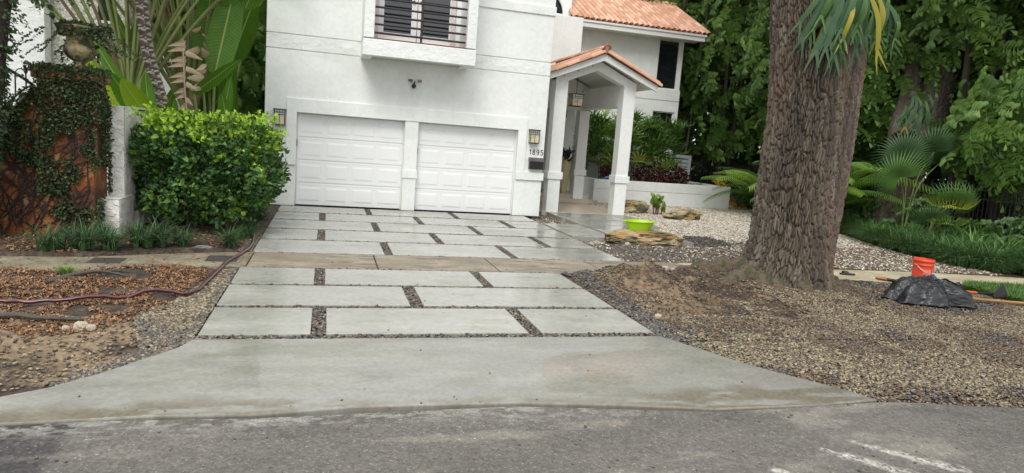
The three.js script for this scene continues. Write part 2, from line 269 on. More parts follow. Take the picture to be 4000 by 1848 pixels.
{ // asphalt road
  const edge = [[-60, -4.4], [-2.6, -4.6], [-1.6, -4.72], [-0.4, -4.66], [1.47, -4.7], [3.1, -4.44], [4.85, -4.5], [5.2, -4.44], [5.65, -4.33], [6.2, -4.24], [9, -3.7], [14, -2.9], [60, 4]];
  const pts = [...edge, [60, 9], [-60, 7]];
  const t = tex(1400, 840, (u, v) => { const x = u * 10 - 3, z = v * 6 - 6; const a = fbm(x * 1.2, z * 1.6, 4), f = hash(Math.floor(u * 1400), Math.floor(v * 840)), s = fbm(u * 420, v * 250, 2); let c = mixc([85, 81, 76], [103, 98, 92], a);
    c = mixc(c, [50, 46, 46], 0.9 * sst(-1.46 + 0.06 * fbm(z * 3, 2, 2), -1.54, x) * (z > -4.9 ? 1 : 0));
    const dust = sst(0.58, 0.78, fbm(x * 1.6 + 40, z * 4.5, 5)); c = mixc(c, [138, 132, 120], 0.5 * dust);
    const damp = sst(0.52, 0.7, fbm(x * 0.7 + 14, z * 1.5 + 5, 4)); c = mixc(c, [70, 66, 63], 0.45 * damp);
    const near = sst(-4.3, -4.75, z + 0.25 * (fbm(x * 5, z * 5, 3) - 0.5)); c = mixc(c, [146, 145, 136], 0.75 * near * sst(0.35, 0.62, fbm(x * 14, z * 26, 3)));
    for (const [ax, az, bx, bz, w] of [[3.52, -3.74, 3.62, -3.64, 0.03], [3.64, -3.63, 3.88, -3.3, 0.075], [3.86, -3.8, 3.93, -3.72, 0.05], [3.98, -3.68, 4.12, -3.52, 0.06], [4.17, -3.47, 4.32, -3.33, 0.06], [2.95, -3.5, 3.0, -3.44, 0.06], [3.2, -3.36, 3.25, -3.32, 0.06]]) { const dx = bx - ax, dz = bz - az, tt = clamp(((x - ax) * dx + (z - az) * dz) / (dx * dx + dz * dz)), d = Math.hypot(x - ax - dx * tt, z - az - dz * tt) + 0.11 * (fbm(x * 13, z * 13, 4) - 0.5); c = mixc(c, [182, 178, 168], 0.75 * sst(w * 1.3, w * 0.2, d) * sst(0.25, 0.5, fbm(x * 45, z * 45, 3))); }
    const k = (f - 0.5) * 26 + (s - 0.5) * 28 + (f > 0.988 ? 46 : 0); return [c[0] + k, c[1] + k, c[2] + k]; });
  t.wrapS = t.wrapT = THREE.MirroredRepeatWrapping; 
  const g = flat(pts, -0.018, 0.05, 0.004); const p = g.attributes.position, u = g.attributes.uv; for (let i = 0; i < p.count; i++) u.setXY(i, (p.getX(i) + 3) / 10, (p.getZ(i) + 6) / 6);
  const bt = tex(512, 512, (a, b) => fbm(a * 90, b * 90, 2, 90), false); bt.repeat.set(5, 3);
  single('road', 'worn grey asphalt road with pale dust and spilled white paint', null, g, std({ map: t, roughness: 0.82, bumpMap: bt, bumpScale: 0.006 }), null, 'structure');
}
{
  const a = single('apron', 'smooth wet concrete driveway apron flaring to the road', null, flat(apronPoly, 0, 0.09, 0.012), M.apron, null, 'structure'); { const p = a.geometry.attributes.position, u = a.geometry.attributes.uv; for (let i = 0; i < p.count; i++) u.setXY(i, (p.getX(i) + 3) / 8.5, (p.getZ(i) + 6.7) / 2.4); }
  const sl = thing('driveway', 'driveway of concrete slabs set apart by pebble joints', null, [0, 0, 0], null, 'structure');
  for (const r of slabRects) part(sl, 'concrete_slab', flat([[r[0], r[2]], [r[1], r[2]], [r[1], r[3]], [r[0], r[3]]], 0.0, 0.1, 0.005), [M.conc, M.slabSide]);
  const wk = thing('walkway', 'thick concrete slabs stepping to the porch', null, [0, 0, 0], null, 'structure');
  for (const r of walkRects) part(wk, 'concrete_slab', flat([[r[0], r[2]], [r[1], r[2]], [r[1], r[3]], [r[0], r[3]]], 0.005, 0.16, 0.005), [M.conc, M.slabSide]);
  const sw = thing('sidewalk', 'public sidewalk crossing the driveway', null, [0, 0, 0], null, 'structure');
  for (const [x0, x1, m] of [[-1.03, 0.79, M.stain], [0.81, 2.66, M.stain], [2.68, 4.5, M.stain], [4.52, 6.4, M.stain], [6.42, 9.2, M.pale]]) part(sw, 'paving_panel', flat([[x0, -11.0], [x1, -11.0], [x1, -9.83], [x0, -9.83]], -0.004, 0.1, 0.008), m);
  part(sw, 'paving_panel', flat(walkLeft, -0.006, 0.1, 0.012), M.oldConc);
  part(sw, 'paving_panel', flat(walkRight, -0.004, 0.1, 0.012), M.pale);
}
// ---------------------------------------------------------------- pebbles and litter
function pebbleGeo(k) { let g = new THREE.IcosahedronGeometry(1, k); g = mergeVertices(g.deleteAttribute('normal') && g); g.deleteAttribute('uv'); const p = g.attributes.position; for (let i = 0; i < p.count; i++) { const s = 1 + (hash(i, k, 9) - 0.5) * 0.5; p.setXYZ(i, p.getX(i) * s, p.getY(i) * s * 0.5, p.getZ(i) * s * 0.74); } g.computeVertexNormals(); return g; }
const PG = pebbleGeo(0);
M.pebble = std({ color: 0xffffff, roughness: 0.55 });
const CR = { dark: [[0.055, 0.056, 0.06], [0.085, 0.082, 0.08], [0.13, 0.115, 0.1], [0.1, 0.07, 0.055], [0.2, 0.17, 0.13]], tan: [[0.27, 0.215, 0.13], [0.22, 0.175, 0.105], [0.165, 0.13, 0.08], [0.33, 0.27, 0.175], [0.12, 0.1, 0.072], [0.075, 0.067, 0.058]], mix: [[0.08, 0.062, 0.045], [0.135, 0.1, 0.063], [0.055, 0.048, 0.043], [0.16, 0.12, 0.075], [0.09, 0.057, 0.036], [0.24, 0.2, 0.14], [0.16, 0.095, 0.044], [0.11, 0.072, 0.044]], pale: [[0.66, 0.59, 0.48], [0.56, 0.49, 0.39], [0.74, 0.67, 0.57], [0.42, 0.34, 0.26], [0.26, 0.21, 0.17], [0.78, 0.72, 0.63]] };
const blockers = [[7.6, -9.5, 0.6]];
function scatter(name, label, reg, n, size, choose, lift = 0.3) {
  const ms = [], cs = []; const b = bounds(reg);
  for (let k = 0; k < n; k++) {
    const x = rr(b[0], b[1]), z = rr(b[2], b[3]); if (!inPoly(x, z, reg) || paved(x, z, 0.005)) continue;
    if (blockers.some(q => Math.hypot(x - q[0], z - q[1]) < q[2])) continue;
    const r = choose(x, z); if (!r) continue;
    const s = size * rr(0.6, 1.25), c = pick(CR[r]), v = rr(0.8, 1.2);
    ms.push(mat4(x, H(x, z) + s * rr(0.1, lift + 0.35), z, rr(-0.45, 0.45), rr(0, 6.3), rr(-0.45, 0.45), s, s * rr(0.8, 1.2), s * rr(0.85, 1.1))); cs.push(lin(c[0] * v, c[1] * v, c[2] * v));
  }
  return instanced(scene, name, PG, M.pebble, ms, cs, 'stuff', label);
}
scatter('gravel', 'dark wet pebbles filling the joints between driveway slabs', [[-1.08, -17.68], [5.32, -17.68], [5.32, -10.96], [3.62, -9.84], [3.62, -6.4], [-1.1, -6.4], [-1.1, -9.84], [-1.06, -10.96]], 150000, 0.021, (x, z) => inDrive(x, z) ? (rnd() < 0.72 ? 'dark' : 'mix') : null, 0.8);
const rightYard = [[3.6, -6.42], [3.64, -9.8], [9.2, -9.82], [11.6, -9.56], [11.15, -9.0], [11.2, -8.2], [14, -7.0], [14, -3.2], [6.2, -4.22], [5.2, -4.42], [4.72, -4.48]];
scatter('gravel', 'tan and grey pebble bed around the big oak trunk', rightYard, 190000, 0.017, (x, z) => {
  const m = fbm(x * 1.3 + 20, z * 1.3, 4), e = fbm(x * 3 + 5, z * 3, 3);
  if (z < -7.2 && x < 6.4 && e < 0.62 - 0.2 * sst(4.6, 3.7, x) && !(x < 3.62 + 0.45 - 0.1 * e)) return rnd() < 0.1 ? 'mix' : null;       // bare soil mound
  if (x < 3.95 + 0.5 * sst(-6.4, -4.8, z) * 0 && z < -6.2) return 'dark';
  const band = Math.abs((x - 4.9) * 0.32 - (z + 5.6) * 0.9 + (m - 0.5) * 1.4);
  if (band < 0.42) return rnd() < 0.85 ? 'tan' : 'mix'; if (m > 0.53) return rnd() < 0.7 ? 'tan' : 'mix'; if (m < 0.42 && e < 0.52) return rnd() < 0.5 ? 'dark' : null; return rnd() < 0.86 - 0.25 * sst(-7.4, -8.6, z) ? 'mix' : null;
});
const backYard = [[5.36, -11.02], [5.36, -17.4], [5.9, -19], [9.1, -19], [9.1, -23.3], [15.7, -23.4], [17.0, -26], [17.0, -22.7], [15.5, -17.4], [14.3, -14.5], [13.9, -13.2], [13.8, -11.6], [14, -10.6], [12.5, -10.75], [9.2, -11.02]];
scatter('gravel', 'pale beige gravel yard in front of the white planter', backYard, 240000, 0.026, (x, z) => {
  const m = fbm(x * 0.8 + 3, z * 0.8 + 8, 4), far = sst(-12.6, -15.5, z + (m - 0.5) * 3);
  const dk = sst(8.8, 6.2, x + (m - 0.5) * 3) * sst(-14.2, -12.6, z);
  if (x < 6.5 && z < -15.9 && rnd() < 0.75) return 'dark'; if (Math.hypot(x - 8.9, (z + 14.2) * 0.8) < 0.5 * (0.6 + m) ) return rnd() < 0.5 ? 'dark' : null; if (rnd() < dk * 0.85) return rnd() < 0.75 ? 'dark' : 'mix'; return rnd() < 0.3 + 0.65 * far ? 'pale' : 'mix';
});
scatter('gravel', 'tan pebble strip along the left edge of the driveway', [[-1.12, -6.35], [-1.1, -9.8], [-1.35, -9.7], [-1.45, -8.6], [-1.55, -7.8], [-1.75, -7.0], [-1.5, -6.2], [-1.95, -5.4], [-1.75, -5.35]], 14000, 0.021, (x, z) => { const m = fbm(x * 3, z * 2, 3); return z > -6.9 || x > -1.2 ? (rnd() < 0.55 ? 'dark' : 'tan') : (m > 0.42 || rnd() < 0.5 ? 'tan' : 'mix'); });
scatter('gravel', 'scattered stones on the sandy verge by the road', [[-1.2, -6.2], [-2.0, -5.3], [-4, -4.8], [-5, -6.4], [-2.6, -6.6], [-1.7, -6.9]], 2600, 0.017, () => rnd() < 0.5 ? 'mix' : 'tan');
scatter('gravel', 'pebbles and mulch between driveway and hedge', [[-1.06, -17.6], [-1.06, -11.1], [-1.3, -11.1], [-1.32, -17.6]], 5000, 0.022, () => rnd() < 0.6 ? 'mix' : 'dark');
function leafGeo(l = 1, w = 0.34, fold = 0.25, curl = 0.12, n = 4) { const P = [], W = []; for (let k = 0; k <= n; k++) { const t = k / n; P.push(V(0, t * l, curl * l * Math.sin(t * 3.1) - curl * l * t * t)); W.push(w * l * Math.max(0.02, Math.pow(Math.sin(Math.PI * Math.pow(t, 0.8)), 0.8))); } return new GB().ribbon(P, W, V(1, 0, 0), fold).geo(); }
const litterLeaf = leafGeo(1, 0.24, 0.35, 0.16, 4); litterLeaf.rotateX(Math.PI / 2); litterLeaf.translate(0, 0.02, -0.5);
M.dryLeaf = std({ color: 0xffffff, roughness: 0.7, side: THREE.DoubleSide });
const dry = [[0.09, 0.04, 0.02], [0.25, 0.115, 0.038], [0.3, 0.16, 0.075], [0.17, 0.075, 0.028], [0.36, 0.22, 0.125], [0.1, 0.055, 0.03], [0.27, 0.13, 0.042], [0.14, 0.07, 0.035]];
function litter(label, reg, n, s0, test) { const ms = [], cs = [], b = bounds(reg); for (let k = 0; k < n; k++) { const x = rr(b[0], b[1]), z = rr(b[2], b[3]); if (!inPoly(x, z, reg) || (test && !test(x, z))) continue; const s = s0 * rr(0.65, 1.3), c = pick(dry), v = rr(0.7, 1.15); ms.push(mat4(x, (paved(x, z) ? 0.002 : H(x, z)) + rr(0.0, 0.02), z, rr(-0.35, 0.35), rr(0, 6.3), rr(-0.35, 0.35), s)); cs.push(lin(c[0] * v, c[1] * v, c[2] * v)); } return instanced(scene, 'fallen_leaves', litterLeaf, M.dryLeaf, ms, cs, 'stuff', label); }
litter('brown fallen oak leaves covering the verge left of the driveway', [[-1.42, -9.6], [-1.55, -8.1], [-1.62, -7.3], [-1.85, -6.75], [-2.6, -6.45], [-6, -6.3], [-6, -9.2], [-3.4, -9.26], [-2.95, -9.26], [-2.5, -9.48], [-1.8, -9.7]], 30000, 0.042, (x, z) => { const m = fbm(x * 2.2 + 4, z * 2.2, 4); return m > 0.3 && !(fbm(x * 1.3 + 9, z * 1.9 + 3, 3) < 0.37) && rnd() < sst(0.2, 0.45, m) + 0.15; });
litter('dead leaves in front of the ivy wall', [[-6, -10.2], [-3.3, -10.35], [-3.3, -11.6], [-6, -11.6]], 1500, 0.06);
litter('few brown leaves lying on the old sidewalk', [[-5, -9.4], [-1.4, -10.0], [-1.4, -10.8], [-5, -10.2]], 130, 0.05);
litter('brown leaves and bark bits on the soil mound by the oak', [[3.9, -9.7], [7.2, -9.8], [7.6, -8.2], [4.6, -7.0], [4.0, -7.6]], 700, 0.055);
litter('dead leaves under the hedge', [[-3.2, -11.2], [-1.2, -11.2], [-1.2, -16], [-3.2, -16]], 1200, 0.06);
litter('few dark leaves scattered on the asphalt', [[-1.9, -4.6], [6, -4.2], [6, -2.6], [-1.9, -3.2]], 70, 0.05);
litter('orange leaves on the pebble bed', [[3.9, -6.6], [9, -8.8], [10, -5], [5.4, -4.6]], 110, 0.05);
console.log('ground');
// ---------------------------------------------------------------- the house
const ZF = -17.7;
const house = thing('house', 'white stucco two storey house with twin garage doors and tiled porch', 'house', [2.15, 0, -22]);
{
  const hw = (n, g, m = M.wall, l) => part(house, n, g, m, null, l);
  // front walls: real grooves between the panels
  const doorHoles = [hrect(-0.74, 1.95, -0.02, 2.34), hrect(2.30, 5.02, -0.02, 2.34)];
  hw('wall', extr([[-1.5, 0], [-0.74, 0], [-0.74, 2.34], [1.95, 2.34], [1.95, 0], [2.30, 0], [2.30, 2.34], [5.02, 2.34], [5.02, 0], [5.8, 0], [5.8, 3.83], [-1.5, 3.83]], [], ZF, 0.3)); void doorHoles;
  hw('wall', extr(rect(-1.5, 5.8, 3.858, 4.195), [], ZF, 0.3), M.roughWall);
  hw('wall', extr(rect(-1.5, 5.8, 4.222, 8.6), [hrect(1.15, 3.12, 4.26, 6.3)], ZF, 0.3));
  hw('wall', metreUV(new THREE.BoxGeometry(7.26, 0.6, 0.24).translate(2.15, 4.03, ZF - 0.145)));
  hw('wall', box(-1.5, -1.25, 0, 8.6, -26, ZF - 0.31)); hw('wall', box(5.52, 5.79, 0, 8.6, -25.9, ZF - 0.31));
  hw('wall', box(-1.5, 5.8, 8.6, 8.8, -26, ZF + 0.1)); hw('wall', box(-1.2, 5.5, 0.0, 8.55, -21.4, -21.2));
  // garage surround, bands and pier
  hw('garage_surround', extr([[-0.985, 1.24], [-0.742, 1.24], [-0.742, 2.342], [1.948, 2.342], [2.302, 2.342], [5.018, 2.342], [5.018, 1.22], [5.265, 1.22], [5.265, 2.68], [-0.985, 2.68]], [], ZF + 0.04, 0.045));
  hw('wall_band', box(-1.505, -0.741, 1.03, 1.24, ZF - 0.004, ZF + 0.052)); hw('wall_band', box(5.019, 5.83, 1.0, 1.22, ZF - 0.2, ZF + 0.052));
  hw('wall_band', box(1.93, 2.325, 0.86, 1.07, ZF - 0.1, ZF + 0.045)); hw('wall_band', box(3.55, 5.83, 5.44, 5.67, ZF - 0.1, ZF + 0.035));
  hw('pier', box(1.952, 2.298, 0.0, 2.339, ZF - 0.2, ZF + 0.02));
  // garage doors: four sections of four raised panels each
  const frust = (w, h) => { const g = new GB(), i = 0.05, d = 0.009; const o = [[-w / 2, -h / 2], [w / 2, -h / 2], [w / 2, h / 2], [-w / 2, h / 2]], n = o.map(([x, y]) => [x - Math.sign(x) * i, y - Math.sign(y) * i * 0.8]); for (let k = 0; k < 4; k++) { const q = (k + 1) % 4; const a = g.v(...o[k], 0), b = g.v(...o[q], 0), c = g.v(...n[q], d), e = g.v(...n[k], d); g.quad(a, b, c, e); } const f = n.map(p => g.v(...p, d)); g.quad(...f); for (let k = 0; k < g.p.length / 3; k++) { g.u[2 * k] = g.p[3 * k]; g.u[2 * k + 1] = g.p[3 * k + 1]; } return g.geo(); };
  const zd = ZF - 0.2;
  for (const [x0, x1] of [[-0.74, 1.95], [2.30, 5.02]]) {
    const dr = part(house, 'garage_door', metreUV(new THREE.BoxGeometry(x1 - x0, 2.34, 0.04).translate((x0 + x1) / 2, 1.17, zd - 0.045)), M.door);
    const w = (x1 - x0 - 0.04), pw = w / 4 - 0.12, sh = 0.58, pg = frust(pw, 0.36);
    for (let r = 0; r < 4; r++) {
      const sec = part(dr, 'door_section', box(x0 + 0.02, x1 - 0.02, 0.012 + r * sh, 0.012 + (r + 1) * sh - 0.014, zd - 0.03, zd, 0.006), M.door); void sec;
      part(dr, 'door_section', box(x0 + 0.03, x1 - 0.03, (r + 1) * sh - 0.05, (r + 1) * sh - 0.035, zd - 0.01, zd + 0.004, 0.003), M.door);
      for (let c = 0; c < 4; c++) { const m = new THREE.Mesh(pg, M.door); m.name = 'raised_panel'; m.position.set(x0 + 0.02 + w / 4 * (c + 0.5) - house.position.x, 0.012 + sh * (r + 0.48), zd + 0.0005 - house.position.z); dr.add(m); }
    }
    part(dr, 'weather_strip', box(x0 + 0.02, x1 - 0.02, 0, 0.014, zd - 0.03, zd + 0.006, 0.003), M.dark);
    part(dr, 'keypad', box(x0 - 0.002, x0 + 0.022, 1.5, 1.67, zd - 0.02, ZF - 0.05, 0.004), std({ color: lin(0.25, 0.25, 0.24), roughness: 0.6 }));
    part(dr, 'side_trim', box(x1 - 0.022, x1 + 0.002, 0, 2.33, zd - 0.02, zd + 0.07, 0.004), M.trim);
  }
  // balcony
  const ZB = -16.7, bal = part(house, 'balcony', extr([[0.74, 3.8], [3.5, 3.8], [3.5, 4.19], [0.74, 4.19]], [], ZB, 0.18, 0.012), M.roughWall);
  part(bal, 'slab', box(0.76, 3.48, 3.9, 4.185, ZF - 0.02, ZB - 0.17), M.wall); part(bal, 'bracket', box(0.745, 0.995, 3.805, 4.187, ZF - 0.02, ZB - 0.172), M.wall); part(bal, 'bracket', box(3.245, 3.495, 3.805, 4.187, ZF - 0.02, ZB - 0.172), M.wall);
  for (const x of [0.745, 3.24]) part(bal, 'post', box(x, x + 0.255, 4.215, 6.9, ZF + 0.004, ZB - 0.006, 0.012), M.roughWall);
  part(bal, 'floor', box(0.99, 3.25, 4.19, 4.225, ZF + 0.02, ZB - 0.02, 0.004), M.redTile);
  for (let k = 0; k < 8; k++) part(bal, 'nosing_tile', box(1.02 + k * 0.275, 1.288 + k * 0.275, 4.226, 4.27, ZF - 0.06, ZF + 0.06, 0.006), M.redTile);
  const rail = part(house, 'railing', new GB().tube([V(2.14, 4.2, -16.88), V(2.14, 5.6, -16.88)], 0.03, 10).geo(), M.bar);
  for (let k = 0; k < 7; k++) part(rail, 'bar', new GB().tube([V(0.99, 4.36 + 0.2 * k, -16.86), V(3.25, 4.36 + 0.2 * k, -16.86)], 0.026, 10).geo(), M.bar);
  // french doors behind the balcony
  const zg = ZF - 0.17;
  const fd = part(house, 'balcony_door', box(1.16, 3.11, 4.27, 6.29, zg - 0.05, zg - 0.02, 0.004), M.dark);
  for (const [a, b] of [[1.155, 1.29], [1.985, 2.13], [2.145, 2.29], [2.97, 3.115]]) part(fd, 'stile', box(a, b, 4.265, 6.29, zg - 0.03, zg + 0.03), M.trim);
  for (const [a, b] of [[1.29, 1.985], [2.29, 2.97]]) { part(fd, 'rail', box(a, b, 4.265, 4.54, zg - 0.03, zg + 0.028), M.trim); part(fd, 'pane', metreUV(new THREE.BoxGeometry(b - a, 1.75, 0.012).translate((a + b) / 2, 5.415, zg)), M.glass); for (let k = 0; k < 5; k++) part(fd, 'glazing_bar', box(a, b, 4.72 + k * 0.21, 4.735 + k * 0.21, zg + 0.007, zg + 0.016, 0.002), M.dark); }
  for (const x of [2.03, 2.22]) part(fd, 'knob', new THREE.SphereGeometry(0.035, 16, 10).translate(x, 5.36, zg + 0.07), M.bar);
  for (const s of [1.16, 3.0]) part(fd, 'shutter', box(s === 1.16 ? 1.05 : 3.0, s === 1.16 ? 1.15 : 3.1, 4.27, 6.28, ZF + 0.006, ZF + 0.04), std({ color: lin(0.66, 0.6, 0.57), roughness: 0.7 }));
  // porch
  const ZP = -19.0, por = (n, g, m = M.wall) => hw(n, g, m);
  const col = (x0, x1, z0, z1, y0 = 0.0) => { const c = por('column', box(x0, x1, y0, 4.0, z1, z0, 0.012)); part(c, 'column_band', box(x0 - 0.045, x1 + 0.045, 1.0, 1.22, z1 - 0.045, z0 + 0.045, 0.01), M.wall); };
  col(6.43, 6.82, ZP, ZP - 0.38); col(8.62, 9.02, ZP, ZP - 0.38); col(8.6, 8.98, -22.5, -22.88); col(6.45, 6.83, -22.5, -22.88);
  const gab = (x0, x1, ya, yb, inner) => [[x0, ya], [7.745, yb], [x1, ya], [x1, ya - inner]];
  por('gable_wall', extr([[6.43, 3.93], [6.82, 3.93], [7.725, 4.31], [8.62, 3.93], [9.02, 3.93], [9.02, 4.02], [7.725, 4.6], [6.43, 4.02]], [], ZP - 0.003, 0.36)); void gab;
  por('gable_wall', extr([[6.43, 3.3], [9.02, 3.3], [9.02, 4.02], [7.725, 4.6], [6.43, 4.02]], [], -22.5, 0.3));
  por('beam', box(8.62, 8.98, 3.32, 3.99, -22.49, ZP - 0.384)); por('beam', box(6.45, 6.81, 3.32, 3.99, -22.49, ZP - 0.384));
  for (const s of [1, -1]) { // sloping soffit boards and fascia
    const a = [7.745, 4.66], b = [s > 0 ? 9.5 : 5.99, 3.9]; const n = [[a[0], a[1]], [b[0], b[1]], [b[0], b[1] + 0.05], [a[0], a[1] + 0.05]]; if (s < 0) n.reverse();
    por('soffit', extr(s > 0 ? n : n, [], -18.72, 7.2, 0.004), M.trim);
    const f = [[7.745, 4.56], [b[0] + s * 0.02, 3.82], [b[0] + s * 0.02, 4.0], [7.745, 4.76]]; if (s < 0) f.reverse();
    const fa = por('fascia', extr(f, [], -18.62, 0.1, 0.01), M.trim); void fa;
    for (let k = 0; k < 3; k++) por('hook', new THREE.BoxGeometry(0.012, 0.05, 0.012).translate(7.745 + s * (0.35 + k * 0.42), 4.56 - (0.35 + k * 0.42) * 0.43 - 0.03, -18.66), M.iron);
  }
  // barrel tiles: shared half pipe, a tapered shell along +Z (down the slope)
  const shell = (r0, r1, L, n = 10, th = 0.014) => { const g = new GB(); const ring = (z, r, rr_) => { const o = []; for (let k = 0; k <= n; k++) { const a = Math.PI * k / n; o.push(g.v(Math.cos(a) * r, Math.sin(a) * r * 0.85 + rr_, z)); } return o; }; const A = ring(0, r0, 0), B = ring(L, r1, 0), A2 = ring(0, r0 - th, 0), B2 = ring(L, r1 - th, 0); for (let k = 0; k < n; k++) { g.quad(A[k], A[k + 1], B[k + 1], B[k]); g.quad(A2[k + 1], A2[k], B2[k], B2[k + 1]); g.quad(B[k], B[k + 1], B2[k + 1], B2[k]); } return g.geo().toNonIndexed(); };
  const tileG = shell(0.092, 0.108, 0.44); tileG.computeVertexNormals();
  const tileG2 = mergeVertices(tileG); tileG2.computeVertexNormals();
  const rakeG = (() => { const g = mergeVertices(shell(0.115, 0.13, 0.46, 12, 0.02)); g.computeVertexNormals(); return g; })();
  const wing = { x0: 9.15, x1: 15.0, ze: -25.28, ye: 6.98, s: 0.5, run: 3.55 };
  const putTile = (roof, g, x, y, z, rx, ry, name = 'tile', sc = 1) => { const m = new THREE.Mesh(g, pick(M.tiles)); m.name = name; m.rotation.order = 'YXZ'; m.rotation.set(rx + rr(-0.015, 0.015), ry + rr(-0.012, 0.012), 0); m.position.set(x - house.position.x, y - house.position.y, z - house.position.z); m.scale.setScalar(sc * rr(0.985, 1.015)); roof.add(m); };
  { // main wing: gable roof with eave towards the yard
    const an = Math.atan(wing.s), roof = hw('roof', (() => { const g = new THREE.BoxGeometry(wing.x1 - wing.x0 - 0.1, 0.06, wing.run / Math.cos(an)); g.rotateX(an); g.translate((wing.x0 + wing.x1) / 2, wing.ye + wing.s * wing.run / 2 - 0.05, wing.ze - wing.run / 2); return metreUV(g); })(), M.tiles[3]);
    const nC = 24, nR = 10, dx = (wing.x1 - wing.x0 - 0.2) / nC;
    for (let r = 0; r < nR; r++) for (let c = 0; c < nC; c++) { const t = r * 0.362; putTile(roof, tileG2, wing.x0 + 0.1 + (c + 0.5) * dx, wing.ye + 0.02 + wing.s * t + (wing.s * 0.36), wing.ze - t - 0.36, an + 0.03, 0); }
    for (let r = 0; r < nR; r++) for (const x of [wing.x0, wing.x1]) { const t = r * 0.362; putTile(roof, rakeG, x, wing.ye + 0.03 + wing.s * (t + 0.36), wing.ze - t - 0.36, an + 0.03, 0, 'rake_tile'); }
    for (let c = 0; c < 14; c++) putTile(roof, rakeG, wing.x0 + 0.1 + c * 0.42, wing.ye + wing.s * wing.run + 0.02, wing.ze - wing.run, 0, Math.PI / 2, 'ridge_tile', 1.1);
    hw('eave_fascia', box(9.25, 14.86, 6.68, 6.86, -25.42, -25.28), M.trim); hw('eave_fascia', box(9.3, 14.92, 6.862, 6.94, -25.42, -25.24), M.trim); hw('soffit', box(9.3, 14.8, 6.7, 6.76, -26.05, -25.43), M.trim);
  }
  { // porch roof
    const an = Math.atan(0.435); const roof = hw('porch_roof', (() => { const gs = [1, -1].map(s => { const g = new THREE.BoxGeometry(1.94, 0.04, 7.1); g.rotateZ(-s * an); g.translate(7.745 + s * 0.88, 4.36, -22.2); return g; }); return metreUV(mergeGeometries(gs)); })(), M.tiles[3]);
    for (const s of [1, -1]) for (let r = 0; r < 5; r++) for (let c = 0; c < 18; c++) { // courses run down to the sides
      const t = 0.05 + r * 0.37, z = -18.86 - c * 0.235; if (s > 0 && c > 10) continue; const m = new THREE.Mesh(tileG2, pick(M.tiles)); m.name = 'tile'; m.rotation.order = 'YXZ'; m.rotation.set(an + 0.05, s * Math.PI / 2, 0); m.position.set(7.745 + s * t * 0.92 - house.position.x, 4.80 - t * 0.4, z - house.position.z); roof.add(m); }
    for (const s of [1, -1]) for (let r = 0; r < 5; r++) { const t = 0.03 + r * 0.385; for (const [dz, dy, sc] of [[0, 0, 1.0], [-0.1, 0.07, 0.95]]) { const m = new THREE.Mesh(rakeG, pick(M.tiles)); m.name = 'rake_tile'; m.rotation.order = 'YXZ'; m.rotation.set(an + 0.03, s * Math.PI / 2, 0); m.position.set(7.745 + s * t * 0.92 - house.position.x, 4.80 + dy - t * 0.4, -18.62 + dz - house.position.z); m.scale.setScalar(sc); roof.add(m); } }
    for (let c = 0; c < 12; c++) putTile(roof, rakeG, 7.745, 4.9, -18.98 - c * 0.4, 0.02, 0, 'ridge_tile', 1.05);
    const cap = new THREE.ConeGeometry(0.13, 0.3, 6); cap.rotateX(Math.PI); cap.scale(1, 1, 0.5); cap.translate(7.745, 4.86, -18.56); part(roof, 'end_cap', metreUV(cap), M.tiles[3]);
  }
  // porch floor, steps, entry wall and dark front door
  hw('porch_floor', box(6.3, 9.1, -0.1, 0.012, -22.3, -18.97, 0.006), M.travertine);
  for (let k = 0; k < 2; k++) hw('step', box(5.81, 9.3, 0.013 + 0 * k, 0.16 + 0.15 * k, -24.6, -22.31 - 0.35 * k - (k ? 0 : 0), 0.01), M.travertine);
  hw('wall', extr([[5.8, 0], [7.1, 0], [7.1, 3.3], [7.98, 3.3], [7.98, 0], [9.1, 0], [9.1, 6.8], [5.8, 6.8]], [], -24.3, 0.3)); 
  hw('front_door', box(7.08, 8.0, 0.3, 3.32, -24.55, -24.5), std({ color: lin(0.01, 0.01, 0.012), roughness: 0.3 }));
  // rear wing wall with windows and arch
  const arch = []; for (let k = 0; k <= 20; k++) { const a = Math.PI * k / 20; arch.push([8.0 + 0.86 * Math.cos(a), 7.14 + 0.86 * Math.sin(a)]); }
  hw('wall', extr([[9.0, 0], [14.37, 0], [14.37, 4.205], [9.0, 4.205]], [hrect(13.2, 14.2, 2.1, 3.76)], -26, 0.3));
  hw('wall', extr([[9.0, 4.235], [14.37, 4.235], [14.37, 4.7], [9.0, 4.7]], [], -26, 0.3)); hw('wall', metreUV(new THREE.BoxGeometry(5.3, 0.6, 0.2).translate(11.7, 4.3, -26.16)));
  hw('wall', extr([[9.0, 4.7], [13.2, 4.7], [13.2, 6.72], [14.19, 6.72], [14.19, 4.7], [14.33, 4.7], [14.33, 7.1], [9.0, 7.1]], [], -26.01, 0.3));
  hw('wall', extr([[5.8, 6.8], [9.15, 6.8], [9.15, 9.6], [5.8, 9.6]], [arch.slice().reverse()], -25.9, 0.3)); hw('wall', box(14.1, 14.36, 0, 7.1, -31, -26.32)); hw('wall', box(5.8, 9.12, 6.5, 6.8, -25.9, -24.35));
  hw('wall', extr([[14.36, 7.0], [14.36, 7.3], [14.2, 7.6], [14.0, 8.4], [13.9, 7.0]], [], -28.7, 0.1));
  const ar = hw('arch_window', (() => { const s = new THREE.Shape(arch.map(p => new THREE.Vector2(...p))); const g = new THREE.ExtrudeGeometry(s, { depth: 0.02, bevelEnabled: false }); g.translate(0, 0, -26.1); return metreUV(g); })(), M.glass);
  part(ar, 'frame', new GB().tube(arch.map(p => V(p[0], p[1], -25.92)), 0.055, 8).geo(), M.trim); part(ar, 'sill', box(7.1, 8.92, 7.06, 7.15, -26.05, -25.84), M.trim);
